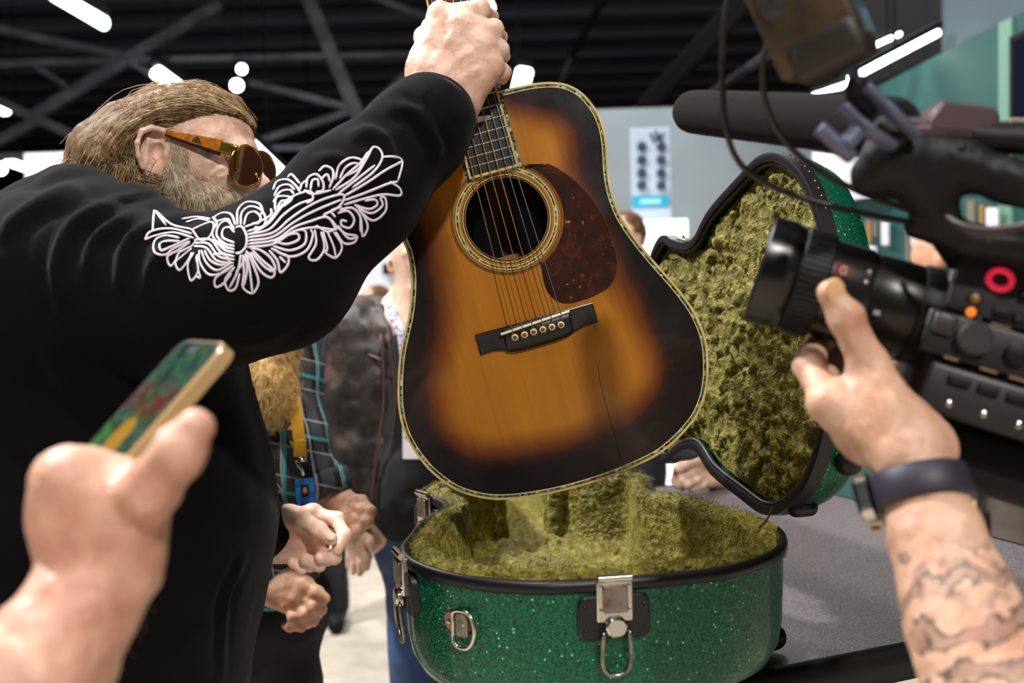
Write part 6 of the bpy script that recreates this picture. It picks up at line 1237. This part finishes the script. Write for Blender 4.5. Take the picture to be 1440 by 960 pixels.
# monitor seen from below, tilted
mc = P(1150, 52, 0.66); Xm = unit(0.62 * RGT - 0.50 * UPV - 0.55 * FWD * -1); Xm = unit(0.80 * RGT + 0.36 * UPV - 0.55 * FWD); Ym = unit(-0.41 * RGT + 0.91 * UPV); Ym = unit(Ym - Xm * (Ym @ Xm)); Zm = np.cross(Xm, Ym)
m_mon = mat('bronze_casing', rgb(72, 56, 34), 0.45, var=(30, rgb(44, 35, 22), 0.4, 0.65))
mo = obj('monitor', MB(mc, Xm, Ym, Zm).box((0, 0.02, 0), (0.060, 0.078, 0.036), 0.006).vf(), m_mon, vc, sharp=40)
obj('monitor_back', MB(mc + Xm * 0.004 - Ym * 0.012 - Zm * 0.004, Xm, Ym, Zm).box((0, 0, 0), (0.05, 0.03, 0.05), 0.008).vf(), mat('dark_casing', rgb(38, 32, 26), 0.5), mo, sharp=40)
obj('monitor_screen', MB(mc + Xm * 0.0305 + Ym * 0.02, Ym, Zm, Xm).prism(rr2(0.068, 0.030, 0.003), 0, 0.001).vf(), mat('monitor_glass', rgb(40, 60, 70), 0.06, coat=0.8, emit=(0.3, 0.5, 0.55, 0.12)), mo)
obj('monitor_bracket', blob(chain([P(1082, -8, 0.66), P(1092, 12, 0.66), P(1104, 28, 0.66)], [0.014, 0.011, 0.006], 0.006), 0.002), m_cam2, vc, smooth=True)
# cables
m_cable = mat('cable_black', rgb(26, 24, 25), 0.4)
bob('cable', [(1030, -30, 0.72), (1018, 40, 0.73), (1016, 110, 0.74), (1022, 185, 0.75), (1046, 236, 0.76), (1100, 268, 0.76), (1180, 292, 0.76), (1280, 312, 0.75), (1380, 328, 0.73), (1480, 340, 0.7)], 0.0024, m_cable)
bob('cable', [(1108, 36, 0.68), (1088, 52, 0.69), (1074, 84, 0.70), (1076, 140, 0.71), (1096, 188, 0.72), (1140, 232, 0.73), (1210, 270, 0.74), (1296, 302, 0.73), (1330, 318, 0.72)], 0.0024, m_cable)
bob('cable', [(1330, 306, 0.68), (1352, 318, 0.67), (1390, 324, 0.66), (1440, 318, 0.65), (1480, 310, 0.64)], 0.0032, mat('cable_brown', rgb(58, 48, 46), 0.35))

# ================================================================== the operator's tattooed arm
tdir = None
def tattoo(t, co):
    skin_fn(rgb(206, 165, 138), rgb(216, 180, 155), rgb(186, 134, 108))(t, co)
    base_in = t.bsdf.inputs['Base Color'].links[0].from_socket
    w_ = t.new('ShaderNodeTexWave', wave_type='RINGS', wave_profile='SIN'); mp = t.new('ShaderNodeMapping'); mp.inputs['Location'].default_value = (0.03, 0.02, -0.05); t.link(t.coord(), mp.inputs['Vector']); t.link(mp.outputs[0], w_.inputs['Vector'])
    w_.inputs['Scale'].default_value = 10; w_.inputs['Distortion'].default_value = 9; w_.inputs['Detail'].default_value = 3; w_.inputs['Detail Scale'].default_value = 3
    line = t.ramp(w_.outputs['Fac'], [(0.40, 0.0), (0.62, 1.0), (0.93, 0.45)]); br_ = t.ramp(t.noise(co, 26, 4), [(0.36, 0.1), (0.52, 1.0)]); br_ = t.math('MAXIMUM', br_, t.ramp(t.noise(co, 14, 2), [(0.52, 0.0), (0.6, 1.0)])); line = t.math('MAXIMUM', line, t.ramp(t.noise(co, 20, 5, 0.6), [(0.55, 0.0), (0.66, 0.8)])); zone = t.new('ShaderNodeAttribute', attribute_name='ink').outputs['Fac']
    f = t.math('MULTIPLY', t.math('MULTIPLY', line, br_), zone, True); t.set('Base Color', t.mix(t.math('MULTIPLY', f, 0.9), base_in, rgb(36, 36, 44)))
m_tat = mat('tattooed_skin', rgb(206, 158, 130), fn=tattoo)
fw = [[J(1164, 566, 0.715), J(1139, 514, 0.745), J(1152, 478, 0.80), J(1182, 470, 0.83)], [J(1176, 578, 0.735), J(1158, 532, 0.775), J(1178, 498, 0.82), J(1208, 486, 0.842)], [J(1192, 590, 0.75), J(1184, 546, 0.79), J(1206, 516, 0.83), J(1232, 500, 0.848)], [J(1210, 600, 0.76), J(1210, 560, 0.80), J(1232, 535, 0.83), J(1254, 518, 0.846)]]
tw_ = [J(1246, 576, 0.70), J(1222, 512, 0.712), J(1190, 446, 0.706), J(1168, 412, 0.706)]
hp_ = hand_prims([J(1268, 640, 0.69), J(1304, 630, 0.70)], 0.0195, fw, tw_, 1.06, 0.0125, 0.009, 0.012) + [ell(J(1224, 586, 0.715), (0.028, 0.036, 0.017), CAX, 0.012), ell(J(1268, 610, 0.70), (0.028, 0.026, 0.018), CAX, 0.012)]
fa = [J(1282, 636, 0.695), J(1296, 690, 0.682), J(1318, 760, 0.664), J(1356, 870, 0.638), J(1420, 1040, 0.60), J(1500, 1300, 0.56)]
hp_ += chain(fa, [0.0255, 0.0265, 0.031, 0.037, 0.043, 0.047], 0.004) + [cap(J(1500, 1300, 0.56), J(1600, 1240, 0.30), 0.05, 0.06, 0.03)]
Va, Fa = blob(hp_, 0.0022, lambda p: skin_warp(0.0005)(p) + fold_warp([([(1200, 462), (1188, 452), (1180, 458)], 3, 0.0006), ([(1186, 520), (1196, 560)], 6, -0.001)])(p))
ink = np.clip((project(Va)[:, 1] - 745) / 40, 0, 1)
op_ = obj('person', (Va, Fa), m_tat, smooth=True, attrs={'ink': ink}, label='camera operator reaching in with a tattooed forearm', cat='person')
nail(tw_[3] + (-FWD) * 0.0085 + UPV * 0.002, tw_[2], -FWD + 0.1 * UPV, 0.0075, 0.0095, op_, mat('thumb_nail', rgb(222, 176, 130), 0.3))
# smartwatch
wa = thing('smartwatch', P(1240, 740, 0.66), 'dark purple banded watch on the tattooed wrist', 'watch')
c0, c1 = P(1288, 662, 0.688), P(1302, 712, 0.677); Z = unit(c1 - c0); X = unit(RGT - Z * (RGT @ Z)); Y = np.cross(Z, X)
def ringp(t_, rx=0.0315, ry=0.0305, dz=0.0): return (c0 + c1) / 2 + X * rx * math.cos(t_) + Y * ry * math.sin(t_) + Z * dz
rows_ = [[ringp(t_, 0.0315 + o_, 0.0305 + o_, z_) for t_ in np.linspace(0, 2 * PI, 56, endpoint=False)] for z_, o_ in ((-0.0115, -0.003), (-0.0115, 0.0), (-0.010, 0.0012), (0.010, 0.0022), (0.0115, 0.001), (0.0115, -0.003))]
obj('band', rings([np.array(r_) for r_ in rows_]), mat('plum_rubber', rgb(44, 38, 52), 0.5, bump=(1500, 0.3, 0.0004)), wa, smooth=True)
for t_, s_ in ((PI + 0.55, -1), (-0.05, 1)):
    q = ringp(t_, 0.0335, 0.0325); N = unit(X * math.cos(t_) + Y * math.sin(t_)); T = np.cross(Z, N)
    if s_ < 0:
        q = q + N * 0.002; lc = obj('watch_case', MB(q, T, Z, N).prism(rr2(0.040, 0.034, 0.011, 7), -0.004, 0.005, 0.002).vf(), m_chrome, wa, sharp=40); obj('watch_glass', MB(q, T, Z, N).prism(rr2(0.034, 0.028, 0.009, 7), 0.005, 0.006, 0.0006).vf(), mat('watch_glass', rgb(10, 10, 12), 0.05), lc)
        obj('crown', MB(q + Z * 0.0185, T, N, Z).lathe([(0.0032, 0), (0.0032, 0.003), (0.002, 0.004)], 14).vf(), m_gold, lc)
    else:
        obj('band_clasp', MB(q, T, Z, N).prism(rr2(0.007, 0.027, 0.003), -0.001, 0.0025, 0.0008).vf(), m_chrome, wa, sharp=40); obj('clasp_pin', MB(q + Z * 0.014, T, N, Z).lathe([(0.0028, -0.002), (0.0028, 0.003), (0.001, 0.004)], 12).vf(), m_gold, wa)

# ================================================================== the hand filming with a phone
pt = P(285, 480, 0.665); lf = unit(P(225, 560, 1) - CAMP); lr = unit(RGT - lf * (RGT @ lf)); lu = np.cross(lr, lf); Wx = unit(0.30 * lr - 0.07 * lu - 0.94 * lf); Lx = unit(-0.64 * lr - 0.77 * lu - 0.12 * lf); Lx = unit(Lx - Wx * (Lx @ Wx)); Nx = np.cross(Lx, Wx)
if Nx @ RGT > 0: Nx = -Nx
ph = thing('smartphone', pt + Lx * 0.147, 'smartphone in a clear tan case filming the guitar', 'phone')
PS = 1.09; pc = pt + Lx * 0.0735 * 0.96
def rim_prism(w_, h, r, z0, z1, bev): return MB(pc, Wx, Lx, Nx).prism(rr2(w_ * PS, h * 0.96, r * PS, 7), z0, z1, bev).vf()
obj('phone_case', rim_prism(0.0755, 0.151, 0.0125, -0.0105, 0.0, 0.0015), mat('tan_clear_case', rgb(176, 146, 100), 0.25, coat=0.5), ph, sharp=40)
obj('phone_body', rim_prism(0.0715, 0.147, 0.0105, -0.008, 0.0006, 0.0004), m_black, ph, sharp=40)
def scr(t, co):
    n1 = t.noise(co, 34, 3); n2 = t.noise(co, 60, 2)
    col = t.ramp(n1, [(0.30, rgb(10, 20, 18)), (0.40, rgb(20, 70, 60)), (0.48, rgb(70, 120, 90)), (0.54, rgb(46, 36, 34)), (0.62, rgb(60, 150, 60)), (0.72, rgb(110, 60, 70))])
    sp = t.new('ShaderNodeSeparateXYZ'); t.link(co, sp.inputs[0]); dx = t.math('DIVIDE', t.math('SUBTRACT', sp.outputs[0], 0.004), 0.020); dy = t.math('DIVIDE', t.math('SUBTRACT', sp.outputs[1], 0.012), 0.026)
    r_ = t.math('SQRT', t.math('ADD', t.math('MULTIPLY', dx, dx), t.math('MULTIPLY', dy, dy))); g = t.ramp(t.math('ADD', r_, t.math('MULTIPLY', n2, 0.5)), [(0.9, 1.0), (1.15, 0.0)])
    col = t.mix(g, col, rgb(206, 150, 40)); dk = t.ramp(t.math('ABSOLUTE', t.math('ADD', sp.outputs[1], 0.02)), [(0.010, 1.0), (0.016, 0.0)])
    col = t.mix(t.math('MULTIPLY', dk, t.ramp(n2, [(0.4, 0.0), (0.55, 0.9)])), col, rgb(120, 30, 36)); t.set('Base Color', (0.01, 0.01, 0.01)); t.set('Emission Color', col); t.set('Emission Strength', 0.8); t.set('Roughness', 0.08)
v, f = rim_prism(0.066, 0.141, 0.009, 0.0006, 0.0009, 0.0)
obj('screen', (v, f), mat('phone_picture', (0.02, 0.02, 0.02), 0.1, attr='loc', fn=scr), ph, attrs={'loc': np.stack([(v - pc) @ Wx, (v - pc) @ Lx, 0 * v[:, 0]], 1)})
obj('camera_island', MB(pt + Lx * 0.0085 + Nx * 0.001, Wx, Lx, Nx).prism(rr2(0.018, 0.0055, 0.0027, 6), 0, 0.0004).vf(), m_black, ph)
obj('side_button', MB(pt + Wx * 0.0378 + Lx * 0.05 - Nx * 0.005, Lx, Nx, Wx).prism(rr2(0.016, 0.0036, 0.0015), -0.001, 0.001, 0.0004).vf(), m_chrome_d, ph)
ff = [[J(96, 672, 0.548), J(80, 678, 0.600), J(120, 680, 0.632), J(160, 668, 0.636)], [J(88, 700, 0.550), J(76, 712, 0.604), J(112, 712, 0.636), J(152, 700, 0.640)], [J(86, 730, 0.552), J(78, 742, 0.602), J(110, 742, 0.632), J(148, 730, 0.638)], [J(92, 758, 0.555), J(86, 768, 0.60), J(112, 768, 0.622), J(142, 758, 0.628)]]
tf_ = [J(176, 738, 0.552), J(212, 688, 0.536), J(252, 634, 0.528), J(276, 600, 0.528)]
hp2 = hand_prims([J(112, 806, 0.556), J(172, 802, 0.556)], 0.019, ff, tf_, 1.02, 0.0135, 0.010, 0.014, 1.2) + [ell(J(142, 728, 0.556), (0.032, 0.036, 0.020), CAX, 0.012), ell(J(184, 702, 0.556), (0.018, 0.017, 0.016), CAX, 0.012), cap(J(98, 676, 0.548), J(102, 676, 0.548), 0.0165, 0.0165, 0.010), ell(J(172, 766, 0.556), (0.022, 0.027, 0.019), CAX, 0.012)]
fo = [J(138, 802, 0.556), J(112, 860, 0.546), J(62, 935, 0.53), J(-30, 1060, 0.50), J(-140, 1230, 0.46)]; hp2 += chain(fo, [0.0275, 0.031, 0.0365, 0.043, 0.05], 0.005) + [cap(J(-140, 1230, 0.46), J(-260, 1200, 0.25), 0.05, 0.06, 0.03)]
Vf, Ff_ = blob(hp2, 0.0022, lambda p: skin_warp(0.0006)(p) + fold_warp([([(228, 668), (240, 676), (244, 690)], 3, 0.0009), ([(170, 740), (196, 720), (214, 716)], 5, 0.0012), ([(120, 800), (150, 760), (160, 720)], 7, 0.0012)])(p))
pf = obj('person', (Vf, Ff_), mat('ruddy_skin', rgb(200, 152, 126), fn=skin_fn(rgb(200, 154, 130), rgb(212, 172, 148), rgb(178, 124, 102))), smooth=True, label='bystander holding up a phone in a bare-armed hand', cat='person')
r_, n_ = surf_roots(Vf, Ff_, lambda v, n: project(v)[:, 1] > 815, 350, 31); o = obj('arm_hair', strands(r_, n_ * 0.5 + 0.5 * RGT - 0.5 * UPV, 0.008, 0.2, 0.00014, 4, gw=0.1, seed=33), mat('fine_arm_hair', rgb(150, 110, 74), 0.5), pf); o['kind'] = 'stuff'
